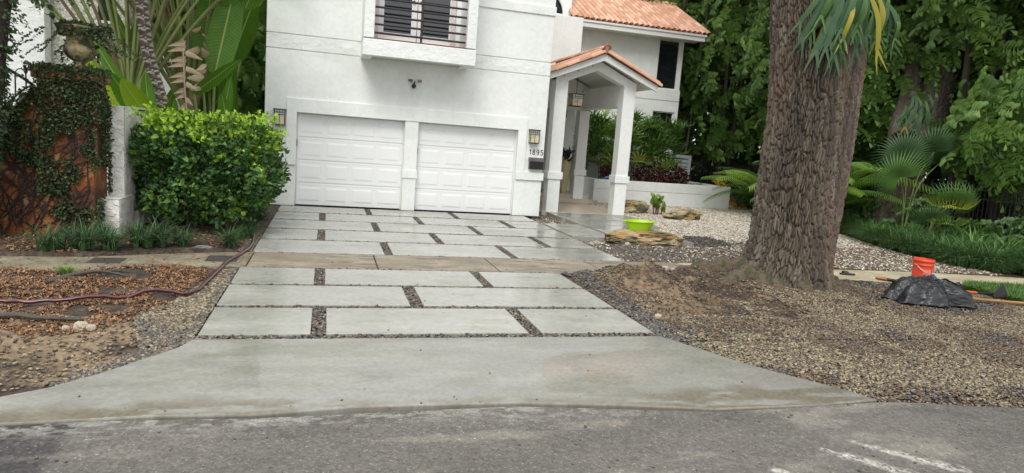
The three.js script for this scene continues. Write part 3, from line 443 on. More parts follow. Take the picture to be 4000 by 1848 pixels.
  for (const [x0, x1, y0, y1] of [[13.2, 14.19, 4.7, 6.72], [13.2, 14.2, 2.1, 3.76]]) { const w = hw('window', metreUV(new THREE.BoxGeometry(x1 - x0 - 0.06, y1 - y0 - 0.06, 0.02).translate((x0 + x1) / 2, (y0 + y1) / 2, -26.13)), M.glass); for (const g of [box(x0, x0 + 0.045, y0, y1, -26.2, -26.06), box(x1 - 0.045, x1, y0, y1, -26.2, -26.06), box(x0 + 0.045, x1 - 0.045, y1 - 0.045, y1, -26.2, -26.062), box(x0 + 0.045, x1 - 0.045, y0, y0 + 0.045, -26.2, -26.062)]) part(w, 'frame', g, M.trim); }
  for (const [x, s] of [[2.6, 1], [3.6, 2]]) void x, s;
}
// planter wall
{
  const pl = thing('planter_wall', 'low white stucco planter wall with one groove beside the porch', 'planter', [12.7, 0, -23.6]);
  part(pl, 'wall', box(9.75, 15.65, -0.1, 0.49, -23.62, -23.4, 0.01), M.wall); part(pl, 'wall', box(9.75, 15.65, 0.512, 0.87, -23.62, -23.4, 0.012), M.wall); part(pl, 'wall', box(9.77, 15.63, 0.4, 0.6, -23.61, -23.43, 0.004), M.wall);
  part(pl, 'wall', box(9.75, 9.97, -0.1, 0.868, -25.98, -23.63, 0.01), M.wall); part(pl, 'wall', box(15.45, 15.65, -0.1, 0.866, -26.6, -23.63, 0.01), M.wall);
  part(pl, 'soil', box(9.97, 15.45, 0.3, 0.7, -26.0, -23.63, 0.004), std({ color: lin(0.04, 0.028, 0.02), roughness: 1 }));
  part(pl, 'footing', box(9.0, 9.75, -0.08, 0.1, -24.3, -22.9, 0.01), M.travertine);
}
// wall lanterns and pendant
function amber() { return std({ map: tex(64, 128, (u, v) => { const a = fbm(u * 3, v * 6, 4); return mixc([206, 198, 168], [176, 138, 88], sst(0.52, 0.82, a)); }), roughness: 0.25 }); }
M.amber = amber(); M.paleGlass = std({ color: lin(0.6, 0.6, 0.55), roughness: 0.25 });
function lantern(name, label, at, w, h, d, chain, sides = 1) {
  const t = thing(name, label, chain ? 'pendant lamp' : 'wall lantern', at, chain ? null : 'garage wall lanterns');
  const b = (n, x0, x1, y0, y1, z0, z1, m) => lpart(t, n, box(x0, x1, y0, y1, z0, z1, 0.003), m);
  b('roof', -w / 2 - 0.03, w / 2 + 0.03, h, h + 0.018, 0, d + 0.03, M.iron); b('base', -w / 2 - 0.004, w / 2 + 0.004, -0.012, 0.012, 0.005, d + 0.004, M.iron);
  b('back_plate', -w / 2, w / 2, 0.013, h, 0, 0.012, chain ? M.amber : M.iron);
  for (const x of [-w / 2, w / 2]) for (const z of [0.014, d]) b('post', x - 0.008, x + 0.008, 0.012, h, z - 0.008 + (z < 0.1 ? 0.01 : 0), z + 0.008 + (z < 0.1 ? 0.01 : 0), M.iron);
  b('amber_glass', -w / 2 + 0.006, w / 2 - 0.006, 0.012, h * 0.66, d - 0.012, d - 0.006, M.amber); b('side_glass', -w / 2 - 0.001, -w / 2 + 0.005, 0.012, h - 0.002, 0.034, d - 0.012, M.amber); b('side_glass', w / 2 - 0.005, w / 2 + 0.001, 0.012, h - 0.002, 0.034, d - 0.012, M.amber);
  b('upper_glass', -w / 2 + 0.006, w / 2 - 0.006, h * 0.662, h - 0.002, d - 0.012, d - 0.006, M.paleGlass);
  for (let k = 1; k < 4; k++) b('bar', -w / 2 + w * k / 4 - 0.005, -w / 2 + w * k / 4 + 0.005, k === 2 ? 0.013 : h * 0.68, h - 0.001, d - 0.004, d + 0.008, M.iron);
  for (const y of [h * 0.67, h * 0.83]) { b('bar', -w / 2 + 0.009, w / 2 - 0.009, y - 0.006, y + 0.006, d - 0.003, d + 0.009, M.iron); b('bar', -w / 2 - 0.005, -w / 2 + 0.007, y - 0.006, y + 0.006, 0.03, d - 0.01, M.iron); }
  if (chain) { const n = 14; for (let k = 0; k < n; k++) { const g = new THREE.TorusGeometry(0.014, 0.004, 5, 8); g.scale(1, 1.6, 1); lpart(t, 'chain_link', g, M.iron, [0, h + 0.04 + k * chain / n, d / 2], [0, k % 2 ? Math.PI / 2 : 0, 0]); } lpart(t, 'canopy', new THREE.CylinderGeometry(0.06, 0.06, 0.02, 16), M.iron, [0, h + chain + 0.04, d / 2]); }
  return t;
}
lantern('wall_lantern', 'amber glass wall lantern with dark frame beside the hedge', [-1.14, 2.0, ZF + 0.001], 0.24, 0.37, 0.15);
lantern('wall_lantern', 'amber glass wall lantern with dark frame above the house number', [5.46, 2.02, ZF + 0.001], 0.25, 0.35, 0.15);
lantern('pendant_lantern', 'amber glass pendant lantern hanging on chain under the porch roof', [7.55, 3.28, -20.4], 0.36, 0.36, 0.34, 0.72);
lantern('wall_lantern', 'slim dark wall lantern beside the front door', [8.62, 3.1, -24.29], 0.16, 0.5, 0.12);
{ // house number
  const font = await new FontLoader().loadAsync('fonts/droid/droid_sans_regular.typeface.json');
  const t = thing('house_number', 'dark metal house number 1895 above the mailbox', 'house number', [5.36, 1.705, ZF + 0.002]);
  [...'1895'].forEach((c, k) => { const g = new TextGeometry(c, { font, size: 0.145, depth: 0.012, curveSegments: 8, bevelEnabled: false }); lpart(t, 'digit', g, M.iron, [[0, 0.098, 0.214, 0.33][k], 0, 0], null, [0.86, 1, 1]); });
  lpart(t, 'screw', new THREE.SphereGeometry(0.008, 8, 6), M.iron, [0.2, -0.01, 0.004]);
}
{ // mailbox
  const t = thing('mailbox', 'black metal wall mailbox with sloping lid under the house number', 'mailbox', [5.58, 1.31, ZF + 0.002]); const m = std({ color: lin(0.028, 0.025, 0.026), roughness: 0.4, metalness: 0.3 });
  lpart(t, 'body', box(-0.2, 0.2, 0, 0.21, 0, 0.13, 0.006), m);
  lpart(t, 'lid', (() => { const s = new THREE.Shape([[0, 0.212], [0.15, 0.205], [0.155, 0.225], [0, 0.315]].map(p => new THREE.Vector2(...p))); const g = new THREE.ExtrudeGeometry(s, { depth: 0.42, bevelEnabled: true, bevelSize: 0.003, bevelThickness: 0.003, bevelSegments: 1 }); g.rotateY(-Math.PI / 2); g.translate(0.21, 0, 0); return g; })(), std({ color: lin(0.16, 0.14, 0.14), roughness: 0.3, metalness: 0.6 }));
  for (const x of [-0.1, 0, 0.1]) for (let a = 0; a < 3; a++) for (let b = 0; b < 3; b++) lpart(t, 'vent_hole', new THREE.BoxGeometry(0.011, 0.011, 0.004), M.dark, [x + (a - 1) * 0.02, 0.12 + (b - 1) * 0.02, 0.1305]);
}
{ // floodlight with camera
  const t = thing('floodlight', 'twin head floodlight with black motion sensor under the balcony', 'floodlight', [2.13, 3.37, ZF + 0.001]);
  lpart(t, 'mount', new THREE.CylinderGeometry(0.05, 0.05, 0.05, 16), M.trim, [0, 0, 0.025], [Math.PI / 2, 0, 0]);
  for (const s of [-1, 1]) { const h = lpart(t, 'lamp_head', box(-0.075, 0.075, -0.045, 0.045, -0.04, 0.03, 0.01), M.trim, [s * 0.105, 0.01, 0.1], [0.25, s * 0.35, 0]); lpart(h, 'lens', box(-0.062, 0.062, -0.035, 0.035, 0.028, 0.034, 0.002), std({ color: lin(0.4, 0.4, 0.4), roughness: 0.15, metalness: 0.7 })); lpart(t, 'arm', new GB().tube([V(0, 0, 0.04), V(s * 0.05, 0.005, 0.075)], 0.014, 8).geo(), M.trim); }
  lpart(t, 'sensor', (() => { const g = new THREE.SphereGeometry(0.058, 16, 12, 0, 6.3, 0.6, 2.5); g.scale(1, 1, 0.9); return g; })(), M.dark, [-0.02, -0.13, 0.09]); lpart(t, 'sensor_arm', new GB().tube([V(0, -0.02, 0.05), V(-0.018, -0.1, 0.085)], 0.017, 8).geo(), M.dark);
}
{ // tall urn vase on the step
  const t = thing('tall_vase', 'tall cream ceramic vase holding a dark plant on the porch step', 'vase', [8.33, 0.31, -22.85]);
  const pr = [[0.001, 0], [0.12, 0], [0.13, 0.02], [0.17, 0.4], [0.22, 0.8], [0.235, 1.0], [0.21, 1.12], [0.15, 1.19], [0.16, 1.23], [0.2, 1.25], [0.18, 1.255], [0.13, 1.2], [0.001, 1.15]].map(p => new THREE.Vector2(...p));
  lpart(t, 'body', new THREE.LatheGeometry(pr, 28), std({ map: tex(256, 256, (u, v) => mixc([196, 184, 150], [170, 158, 120], fbm(u * 6, v * 3, 4, 6))), roughness: 0.5 }));
  for (const a of [0.6, 3.7]) lpart(t, 'handle', new THREE.TorusGeometry(0.05, 0.012, 6, 12), M.paleGlass, [Math.cos(a) * 0.19, 1.1, Math.sin(a) * 0.19]);
  const lg = leafGeo(0.35, 0.16, 0.3, 0.4, 5); const dm = leafMat({ color: lin(0.03, 0.035, 0.025) });
  for (let k = 0; k < 24; k++) lpart(t, 'leaf', lg, dm, [rr(-0.05, 0.05), 1.2 + rr(0, 0.2), rr(-0.05, 0.05)], [rr(-1.2, 1.2), rr(0, 6), rr(-1, 1)], rr(0.7, 1.2));
}
console.log('house');
// ---------------------------------------------------------------- left: neighbour, garden wall, ivy, urn
{
  const n = thing('neighbour_house', 'white neighbouring house corner with rough grey stucco side wall', 'house', [-8, 0, -18]);
  part(n, 'wall', box(-16, -5.93, 0, 7, -23, -17, 0.01), M.roughWall, null, 'smooth bright white front wall');
  part(n, 'wall', box(-5.93, -4.45, 0, 7, -22, -17.35, 0.01), std({ map: tex(512, 512, (u, v) => { const a = fbm(u * 40, v * 40, 4, 40), b = fbm(u * 6, v * 6, 4, 6); const k = 160 + (a - 0.5) * 120 + 34 + (b - 0.5) * 30; return [k, k * 0.995, k * 0.95]; }, true, 0.8), bumpMap: roughBump, bumpScale: 0.02, roughness: 0.95 }), null, 'grey rough cast wall');
  part(n, 'wall', box(-4.45, -3.5, 0, 3.3, -22, -17.9, 0.01), M.wall); part(n, 'ledge', box(-4.45, -3.4, 3.3, 3.42, -22, -17.8, 0.01), M.wall);
  const w = part(n, 'window', metreUV(new THREE.BoxGeometry(0.3, 0.5, 0.03).translate(-4.85, 4.25, -17.34)), M.glass); part(w, 'frame', box(-5.02, -4.68, 3.94, 4.0, -17.35, -17.28), M.trim);
  for (let k = 0; k < 4; k++) { const g = new THREE.CylinderGeometry(0.1, 0.1, 0.4, 10, 1, true, 0, Math.PI); g.rotateZ(Math.PI / 2); g.rotateY(Math.PI / 2); g.translate(-4.3 + k * 0.22, 4.3, -18); part(n, 'roof_tile', g, M.tiles[2]); }
}
const brickWall = std({ map: tex(768, 768, (u, v) => { const a = fbm(u * 5, v * 5, 5, 5), b = fbm(u * 16, v * 16, 4, 16), f = fbm(u * 90, v * 90, 2, 90); let c = mixc([88, 52, 32], [134, 78, 40], sst(0.3, 0.65, a)); c = mixc(c, [136, 112, 76], 0.8 * sst(0.54, 0.7, b)); c = mixc(c, [64, 44, 36], 0.8 * sst(0.42, 0.28, a)); const k = (f - 0.5) * 44; return [c[0] + k, c[1] + k, c[2] + k]; }, true, 0.6), bumpMap: roughBump, bumpScale: 0.012, roughness: 0.95 });
{
  const w = thing('garden_wall', 'weathered orange garden wall with swooping top and square pier', 'wall', [-4.2, 0, -11.95]);
  const top = [[-9, 1.75], [-8, 1.75], [-7.2, 1.9], [-6.6, 2.2], [-6.3, 2.25], [-5.9, 2.05], [-5.5, 1.85], [-5.1, 1.76], [-4.9, 1.76], [-4.7, 1.8], [-4.6, 1.88], [-4.45, 2.02], [-4.36, 2.14], [-4.3, 2.24], [-4.19, 2.26]];
  part(w, 'wall', extr([[-9, -0.1], [-4.19, -0.1], ...top.slice().reverse()], [], -11.75, 0.25), brickWall);
  part(w, 'coping', extr([...top.map(([x, y]) => [x, y + 0.002]), ...top.slice().reverse().map(([x, y]) => [x, y + 0.03])].reverse(), [], -11.73, 0.28, 0.004), M.trim);
  part(w, 'pier', box(-4.188, -3.43, -0.1, 2.42, -12.25, -11.66, 0.02), brickWall);
  part(w, 'pier_cap', box(-4.25, -3.38, 2.421, 2.54, -12.32, -11.6, 0.02), brickWall);
}
{ // stone urn
  const t = thing('stone_urn', 'mossy stone urn overgrown with creeping fig on the wall pier', 'urn', [-3.71, 2.56, -11.98]);
  const pr = [[0.001, 0], [0.17, 0], [0.17, 0.05], [0.11, 0.08], [0.075, 0.14], [0.09, 0.17], [0.17, 0.22], [0.22, 0.3], [0.225, 0.36], [0.19, 0.42], [0.175, 0.5], [0.19, 0.58], [0.25, 0.66], [0.27, 0.68], [0.24, 0.7], [0.001, 0.66]].map(p => new THREE.Vector2(...p));
  lpart(t, 'body', new THREE.LatheGeometry(pr, 30), std({ map: tex(256, 256, (u, v) => { const a = fbm(u * 8, v * 8, 4, 8); return mixc([150, 138, 104], [70, 70, 44], sst(0.38, 0.62, a)); }), bumpMap: roughBump, bumpScale: 0.012, roughness: 0.95 }));
}
const ivyLeaf = leafGeo(1, 0.4, 0.2, 0.15, 3); M.ivy = leafMat({ color: 0xffffff, roughness: 0.6, transmission: 0.15 });
{ // creeping fig
  const ms = [], cs = []; const greens = [[0.045, 0.075, 0.03], [0.055, 0.09, 0.034], [0.075, 0.12, 0.04], [0.045, 0.06, 0.03], [0.065, 0.06, 0.032]];
  const add = (x, y, z, n, s) => { const d = V(n.x + rr(-0.7, 0.7), n.y + rr(-1.0, 0.2), n.z + rr(-0.2, 0.7)); ms.push(matDir(V(x, y, z), d, rr(0, 6.3), s)); const c = pick(greens), v = rr(0.7, 1.5); cs.push(lin(c[0] * v, c[1] * v, c[2] * v)); };
  const wallTop = x => x > -4.19 ? 2.5 : x > -4.3 ? 2.25 : lerp(1.78, 2.25, sst(-4.85, -4.3, x));
  for (let k = 0; k < 16000; k++) { const x = rr(-5.1, -3.4), y = rr(-0.02, 2.6); if (y > wallTop(x) + 0.05) continue; const m = fbm(x * 2.4, y * 2.1, 4) + 0.14 * sst(-4.3, -3.9, x) + 0.12 * sst(1.2, 2.3, y) - 0.1 * sst(0.3, 0.0, y); if (m < 0.52 + 0.1 * rnd()) continue; add(x, y, (x > -4.19 ? -11.65 : -11.74) + rr(0, 0.05), V(0, 0, 1), rr(0.03, 0.065)); }
  for (let k = 0; k < 2200; k++) { const y = rr(0.3, 2.6), z = rr(-12.28, -11.62); if (fbm(z * 3, y * 2, 3) < 0.45) continue; add(-3.42 + rr(0, 0.05), y, z, V(1, 0, 0.2), rr(0.03, 0.06)); }
  for (let k = 0; k < 1500; k++) add(rr(-4.35, -3.36), 2.56 + rr(-0.06, 0.07), rr(-12.4, -11.56), V(0, 1, 0.5), rr(0.03, 0.065));
  for (let k = 0; k < 1500; k++) { const a = rr(0, 6.3), r = rr(0.05, 0.3) * (1 + 0.25 * Math.cos(a - 0.2)); add(-3.71 + Math.cos(a) * r * 1.25, 3.2 + rr(-0.08, 0.12) - r * 0.15, -11.98 + Math.sin(a) * r, V(0, 0.8, 0.2), rr(0.03, 0.065)); }
  for (let k = 0; k < 600; k++) { const a = rr(0, 6.3), y = rr(0.0, 0.68); if (fbm(a * 2, y * 6, 3) < 0.54) continue; add(-3.71 + Math.cos(a) * 0.22, 2.58 + y, -11.98 + Math.sin(a) * 0.22, V(Math.cos(a), 0, Math.sin(a)), rr(0.03, 0.05)); }
  for (let b = 0; b < 14; b++) { let p = V(-3.71 + rr(-0.4, 0.45), 3.2, -11.8 + rr(-0.15, 0.1)); const dx = Math.sign(p.x + 3.7) * rr(0.01, 0.03); for (let k = 0; k < 22; k++) { p = p.add(V(dx, -rr(0.006, 0.028), rr(-0.005, 0.012))); for (let q = 0; q < 2; q++) add(p.x, p.y, p.z, V(rr(-1, 1), -0.3, 0.5), rr(0.03, 0.05)); } }
  instanced(scene, 'ivy', ivyLeaf, M.ivy, ms, cs, 'stuff', 'dark creeping fig covering the orange wall, pier and urn');
  const g = new GB(); // bare vine stems on the wall
  for (let k = 0; k < 60; k++) { let x = rr(-5, -3.5), y = rr(0, 0.4), a = rr(1.0, 2.1); const P = [V(x, y, -11.64)]; for (let q = 0; q < 14; q++) { a += rr(-0.5, 0.5); a = clamp(a, 0.4, 2.7); x += Math.cos(a) * 0.13; y += Math.sin(a) * 0.13; if (x > -3.46 || y > wallTop(x)) break; P.push(V(x, y, x > -4.19 ? -11.645 : -11.735)); } if (P.length > 3) g.tube(P, P.map((_, q) => 0.008 * (1 - q / P.length) + 0.003), 5, false); }
  single('vine_stems', 'brown bare vine stems on the orange wall', 'vine', g.geo(), std({ color: lin(0.035, 0.022, 0.016), roughness: 0.9 }), null, 'stuff');
}
{ // iron fence on the swoop
  const t = thing('iron_fence', 'black wrought iron fence with spear finials above the swooping wall', 'fence', [-4.7, 1.8, -11.87]);
  const base = x => lerp(1.79, 2.27, sst(-4.9, -4.28, x)), rail = x => 2.42 - (x + 4.46) * 0.6 - (x > -4.46 ? (x + 4.46) * 0.1 : 0);
  const P = []; for (let x = -5.4; x <= -4.32; x += 0.06) P.push(V(x, Math.min(2.6, rail(x)), -11.87)); part(t, 'rail', new GB().tube(P, 0.022, 8).geo(), M.iron);
  const Q = []; for (let x = -5.3; x <= -4.3; x += 0.06) Q.push(V(x, base(x) + 0.04, -11.87)); Q.push(V(-4.3, 2.33, -11.87)); part(t, 'lower_rail', new GB().tube(Q, 0.014, 8).geo(), M.iron);
  for (let k = 0; k < 7; k++) { const x = -4.4 - k * 0.14, top = Math.min(2.58, rail(x)) + (k % 2 ? 0 : 0.12); part(t, 'picket', new GB().tube([V(x, base(x) + 0.04, -11.87), V(x, top, -11.87)], 0.012, 6).geo(), M.iron); if (k % 2 === 0) { const c = new THREE.ConeGeometry(0.03, 0.09, 4); c.translate(x, top + 0.05, -11.87); part(t, 'finial', c, M.iron); part(t, 'collar', new THREE.SphereGeometry(0.025, 8, 6).translate(x, top, -11.87), M.iron); } }
  for (let k = 0; k < 3; k++) { const c = []; for (let q = 0; q <= 10; q++) { const a = Math.PI * q / 10; c.push(V(-4.47 - k * 0.28 - 0.07 * Math.cos(a) * 1, 2.44 + k * 0.08 + 0.1 * Math.sin(a), -11.87)); } part(t, 'scroll', new GB().tube(c, 0.008, 6).geo(), M.iron); }
}
{ // white boundary wall with pillar
  const t = thing('boundary_wall', 'white plastered boundary wall with stepped end pillar behind the hedge', 'wall', [-3.3, 0, -14]);
  const dirty = std({ map: tex(512, 512, (u, v) => { const a = fbm(u * 6, v * 3, 5, 6), b = fbm(u * 30, v * 12, 3, 30); let c = mixc([226, 224, 217], [206, 202, 190], sst(0.4, 0.7, a)); c = mixc(c, [164, 158, 138], 0.45 * sst(0.66, 0.85, b)); return c; }, true, 0.5), bumpMap: roughBump, bumpScale: 0.015, roughness: 0.92 });
  part(t, 'pillar', box(-3.425, -3.17, 0, 2.1, -12.9, -12.27, 0.015), dirty); part(t, 'step_block', box(-3.424, -3.14, -0.05, 0.64, -12.65, -11.88, 0.02), dirty); part(t, 'wall', box(-3.42, -3.24, 0, 2.07, -22, -12.91, 0.015), dirty); part(t, 'base', box(-3.24, -3.13, 0, 0.42, -22, -12.92, 0.015), dirty); part(t, 'coping', box(-3.45, -3.21, 2.07, 2.11, -22, -12.91, 0.01), dirty);
}
// ---------------------------------------------------------------- trees and plants: shared pieces
M.bark = std({ vertexColors: true, roughness: 0.92 });
function barkTrunk(P, R, opt = {}) { // swept trunk with plated bark
  const { nt = 160, cell = 0.075, tall = 4.2, deep = 0.03, flare = 0, c0 = [0.12, 0.095, 0.075], c1 = [0.27, 0.225, 0.175], sy = 0.02, red = 0 } = opt;
  const C = new THREE.CatmullRomCurve3(P), len = C.getLength(), ny = Math.ceil(len / sy), g = new GB(), rc = new THREE.CatmullRomCurve3(R.map((r, k) => V(k / (R.length - 1), r, 0)));
  const refx = V(1, 0, 0); let prev = null; const per = Math.max(4, Math.round(2 * Math.PI * R[Math.floor(R.length / 2)] / cell));
  for (let j = 0; j <= ny; j++) {
    const t = j / ny, c = C.getPointAt(t), tan = C.getTangentAt(t), b = tan.clone().cross(refx).normalize(), a = b.clone().cross(tan).normalize(), r0 = rc.getPoint(t).y, ring = [];
    for (let i = 0; i <= nt; i++) {
      const th = (i % nt) / nt * Math.PI * 2, lobe = flare ? 1 + flare * Math.exp(-t * len / 0.42) * (0.35 + 0.65 * Math.pow(0.5 + 0.5 * Math.sin(th * 5 + 1.1 + 0.6 * Math.sin(th * 2)), 1.5)) : 1;
      const u = (i % nt) / nt * per, y = t * len / cell, wx = Math.cos(th) * 2.2 + 5, wz = Math.sin(th) * 2.2 + 5, wob = (fbm3(wx * 1.6, t * len * 2.2, wz * 1.6, 3) - 0.5) * 1.7;
      // wrap-safe cell noise: blend near the seam is hidden on the far side
      const [f1, f2, id] = worley(u + wob + 0.25 * Math.sin(y * 0.5), y / tall + 0.5 * wob), e = sst(0.03, 0.2, f2 - f1), fine = fbm3(wx * 16, t * len * 14, wz * 16, 3), streak = fbm3(wx * 22, t * len * 3.2 + 2 * wob, wz * 22, 2);
      const [g1, g2] = worley(u * 0.36 + 1.4 * wob + 40, y / (tall * 3.4) + 0.8 * wob), big = sst(0.0, 0.16, g2 - g1); const d = deep * (e * (0.5 + 0.6 * id) * (0.45 + 0.55 * big) + 0.55 * big + 0.4 * fine + 0.5 * streak - 1.3), r = r0 * lobe + d; const lich = sst(0.56, 0.68, fbm3(wx * 3.5 + 3, t * len * 2.4, wz * 3.5, 4)), stn = sst(0.55, 0.7, fbm3(wx * 1.1 + 8, t * len * 0.7 + 3, wz * 1.1, 3));
      const p = V(c.x + (a.x * Math.cos(th) + b.x * Math.sin(th)) * r, c.y + (a.y * Math.cos(th) + b.y * Math.sin(th)) * r, c.z + (a.z * Math.cos(th) + b.z * Math.sin(th)) * r);
      ring.push(g.v(p.x, p.y, p.z, u, y)); const m = clamp(0.2 + 0.35 * id + 0.8 * (fine - 0.5) + 0.7 * (streak - 0.4)); let col = mixc(c0, c1, m); if (red) col = mixc(col, [0.15, 0.08, 0.058], red * sst(0.5, 0.68, fbm3(wx * 0.9, t * len * 0.5, wz * 0.9, 3))); col = mixc(col, [0.2, 0.19, 0.15], 0.45 * lich); col = mixc(col, [0.045, 0.036, 0.03], 0.6 * stn); g.c.push(...col);
    }
    if (prev) for (let i = 0; i < nt; i++) g.quad(prev[i], ring[i], ring[i + 1], prev[i + 1]);
    prev = ring;
  }
  const q = g.geo(); // smooth the seam
  const nn = q.attributes.normal; for (let j = 0; j <= ny; j++) { const A = j * (nt + 1), B = A + nt, s = V(nn.getX(A) + nn.getX(B), nn.getY(A) + nn.getY(B), nn.getZ(A) + nn.getZ(B)).normalize(); nn.setXYZ(A, s.x, s.y, s.z); nn.setXYZ(B, s.x, s.y, s.z); }
  return q;
}
// pinnate frond: along +Y then arching towards +Z
function frondGeo(L, n, ll, w, droop, vee = 0.5, hang = 0.35) {
  const g = new GB(), P = []; const pt = t => V(0, L * (t - 0.28 * droop * t * t * t), L * droop * (0.15 * t + 0.62 * t * t));
  for (let k = 0; k <= 10; k++) P.push(pt(k / 10)); g.tube(P, P.map((_, k) => 0.014 * (1 - k / 10.5) + 0.002), 4, false);
  for (let k = 0; k < n; k++) { const t = 0.16 + 0.84 * k / (n - 1), p = pt(t), tan = pt(Math.min(1, t + 0.02)).sub(pt(t - 0.02)).normalize(), len = ll * Math.pow(Math.sin(Math.PI * (0.12 + 0.8 * t)), 0.6);
    for (const s of [-1, 1]) { const out = V(s, 0, 0), d = out.clone().multiplyScalar(0.86).add(tan.clone().multiplyScalar(0.62)).add(V(0, vee * 0.3, -vee * 0.5)).normalize(); const Q = [], W = []; for (let q = 0; q <= 4; q++) { const v = q / 4; Q.push(p.clone().add(d.clone().multiplyScalar(len * v)).add(V(0, -hang * len * v * v, hang * 0.5 * len * v * v))); W.push(w * Math.max(0.08, Math.sin(Math.PI * (0.12 + 0.86 * v)))); } g.ribbon(Q, W, tan.clone().sub(d.clone().multiplyScalar(tan.dot(d))).normalize(), 0.15); } }
  return g.geo();
}
function fanGeo(R, n, span, droop = 0.25, split = 0.55, pleat = 0.02) { // palmate leaf around +Y, facing +Z
  const g = new GB(), a0 = -span / 2;
  for (let k = 0; k < n; k++) { const a = a0 + span * (k + 0.5) / n, da = span / n * 0.5, L = R * (0.82 + 0.18 * Math.cos(a * 0.8)) * (0.94 + 0.1 * hash(k, n, 4)); const dir = V(Math.sin(a), Math.cos(a), 0), side = V(Math.cos(a), -Math.sin(a), 0), P = [], W = []; for (let q = 0; q <= 5; q++) { const v = q / 5, r = L * v; const p = dir.clone().multiplyScalar(r); p.z += 0.12 * R * Math.sin(v * 2.2) - droop * R * Math.pow(Math.max(0, v - 0.45), 1.7) * 1.2; p.y -= droop * R * Math.pow(Math.max(0, v - 0.5), 1.6) * 0.9; P.push(p); W.push(v < split ? Math.max(0.004, Math.tan(da) * r) : Math.max(0.003, Math.tan(da) * L * split * (1 - v) / (1 - split) * 1.15)); } g.ribbon(P, W, side, 0.45); }
  return g.geo();
}
function paddleGeo(L, Wd, bend, tear = 0) { const P = [], W = []; const n = 26; for (let k = 0; k <= n; k++) { const t = k / n; P.push(V(0, L * (t - 0.2 * bend * t * t), L * bend * t * t * 0.75)); let w = Wd * Math.pow(Math.sin(Math.PI * Math.pow(clamp(t * 0.985 + 0.01), 0.7)), 0.55); if (tear && hash(k, 7, 3) < tear) w *= 0.6 + 0.3 * hash(k, 8, 3); W.push(Math.max(0.01, w)); } return new GB().ribbon(P, W, V(1, 0, 0), 0.28).geo(); }
const paddleMap = (base, hi) => tex(128, 512, (u, v) => { const rib = 0.5 + 0.5 * Math.sin((v * 150 + Math.abs(u - 0.5) * 26)); let c = mixc(base, hi, 0.35 * rib + 0.4 * fbm(u * 5, v * 9, 3)); if (Math.abs(u - 0.5) < 0.03) c = mixc(c, [196, 206, 130], 0.8); return c; });
function leafTex(m, t) { m.map = t; t.repeat.set(1, 0.6); m.color = new THREE.Color(1, 1, 1); return m; }
M.paddle = leafTex(leafMat({ roughness: 0.5, transmission: 0.4 }), paddleMap([78, 122, 38], [126, 172, 52]));
M.paddleDark = M.paddle;
M.paddleYoung = leafTex(leafMat({ roughness: 0.5, transmission: 0.5 }), paddleMap([140, 182, 30], [196, 214, 48]));
M.deadLeaf = std({ map: tex(128, 256, (u, v) => mixc([206, 190, 164], [160, 140, 112], fbm(u * 9, v * 4, 4))), roughness: 0.9, side: THREE.DoubleSide });
M.petiole = std({ map: tex(64, 256, (u, v) => mixc([104, 118, 62], [142, 146, 92], fbm(u * 8, v * 12, 4))), roughness: 0.6 });
M.sheath = std({ map: tex(64, 256, (u, v) => mixc([96, 76, 56], [150, 128, 98], fbm(u * 14, v * 3, 4))), roughness: 0.9 });
// ---------------------------------------------------------------- traveller's palms behind the boundary wall
const trunkMat = std({ map: tex(128, 256, (u, v) => mixc([52, 44, 36], [96, 84, 68], fbm(u * 8, v * 14, 4, 8))), roughness: 0.95, bumpMap: roughBump, bumpScale: 0.02 });
function traveller(label, x, z, y0, fan, tilt, n, lean) {
  const t = thing('travellers_palm', label, 'palm', [x, 0, z]);
  lpart(t, 'trunk', new GB().tube([V(lean * -0.3, 0, 0), V(lean * -0.1, y0 * 0.5, 0), V(0, y0, 0), V(lean * 0.1, y0 + 0.4, 0)], [0.15, 0.14, 0.15, 0.1], 10).geo(), M.sheath);
  for (let k = 0; k < n; k++) {
    const a = lerp(-fan, fan, n > 1 ? k / (n - 1) : 0.5) + tilt + rr(-0.04, 0.04), L = rr(2.4, 3.2), d = V(Math.sin(a), Math.cos(a), rr(-0.1, 0.16)); const b = V(Math.sin(a) * 0.1, y0 - 0.1 + 0.25 * Math.cos(a), (k % 2 ? 0.04 : -0.04));
    const P = [b, b.clone().add(d.clone().multiplyScalar(L * 0.35)), b.clone().add(d.clone().multiplyScalar(L * 0.7)).add(V(Math.sin(a) * 0.06, 0, 0)), b.clone().add(d.clone().multiplyScalar(L)).add(V(Math.sin(a) * 0.2, -0.05, 0))];
    const C = curve(P, 8); lpart(t, 'leaf_stalk', new GB().tube(C, C.map((_, q) => lerp(0.06, 0.022, Math.pow(q / 8, 0.6))), 7).geo(), k % 5 === 2 ? M.sheath : M.petiole);
    const lf = lpart(t, 'leaf', paddleGeo(rr(1.5, 2.0), rr(0.24, 0.34), rr(0.3, 0.8), 0.3), M.paddle, [C[8].x, C[8].y, C[8].z]); lf.quaternion.setFromUnitVectors(_up, d.clone().add(V(0, 0, 0.2)).normalize()); lf.rotateY(rr(-0.6, 0.6));
  }
  return t;
}
traveller('traveller palm fan of stalks leaning left beside the stone urn', -3.78, -15.0, 2.1, 0.62, -0.02, 24, 0.5);
traveller('traveller palm fan of green stalks behind the dead hanging leaf', -2.8, -15.6, 2.0, 0.46, -0.1, 18, 0.2);
traveller('shaded traveller palm close to the house corner', -2.5, -18.8, 2.2, 0.34, -0.1, 10, 0.1);
traveller('shaded traveller palm beside the neighbouring house', -3.3, -18.3, 2.0, 0.55, -0.1, 10, 0.1);
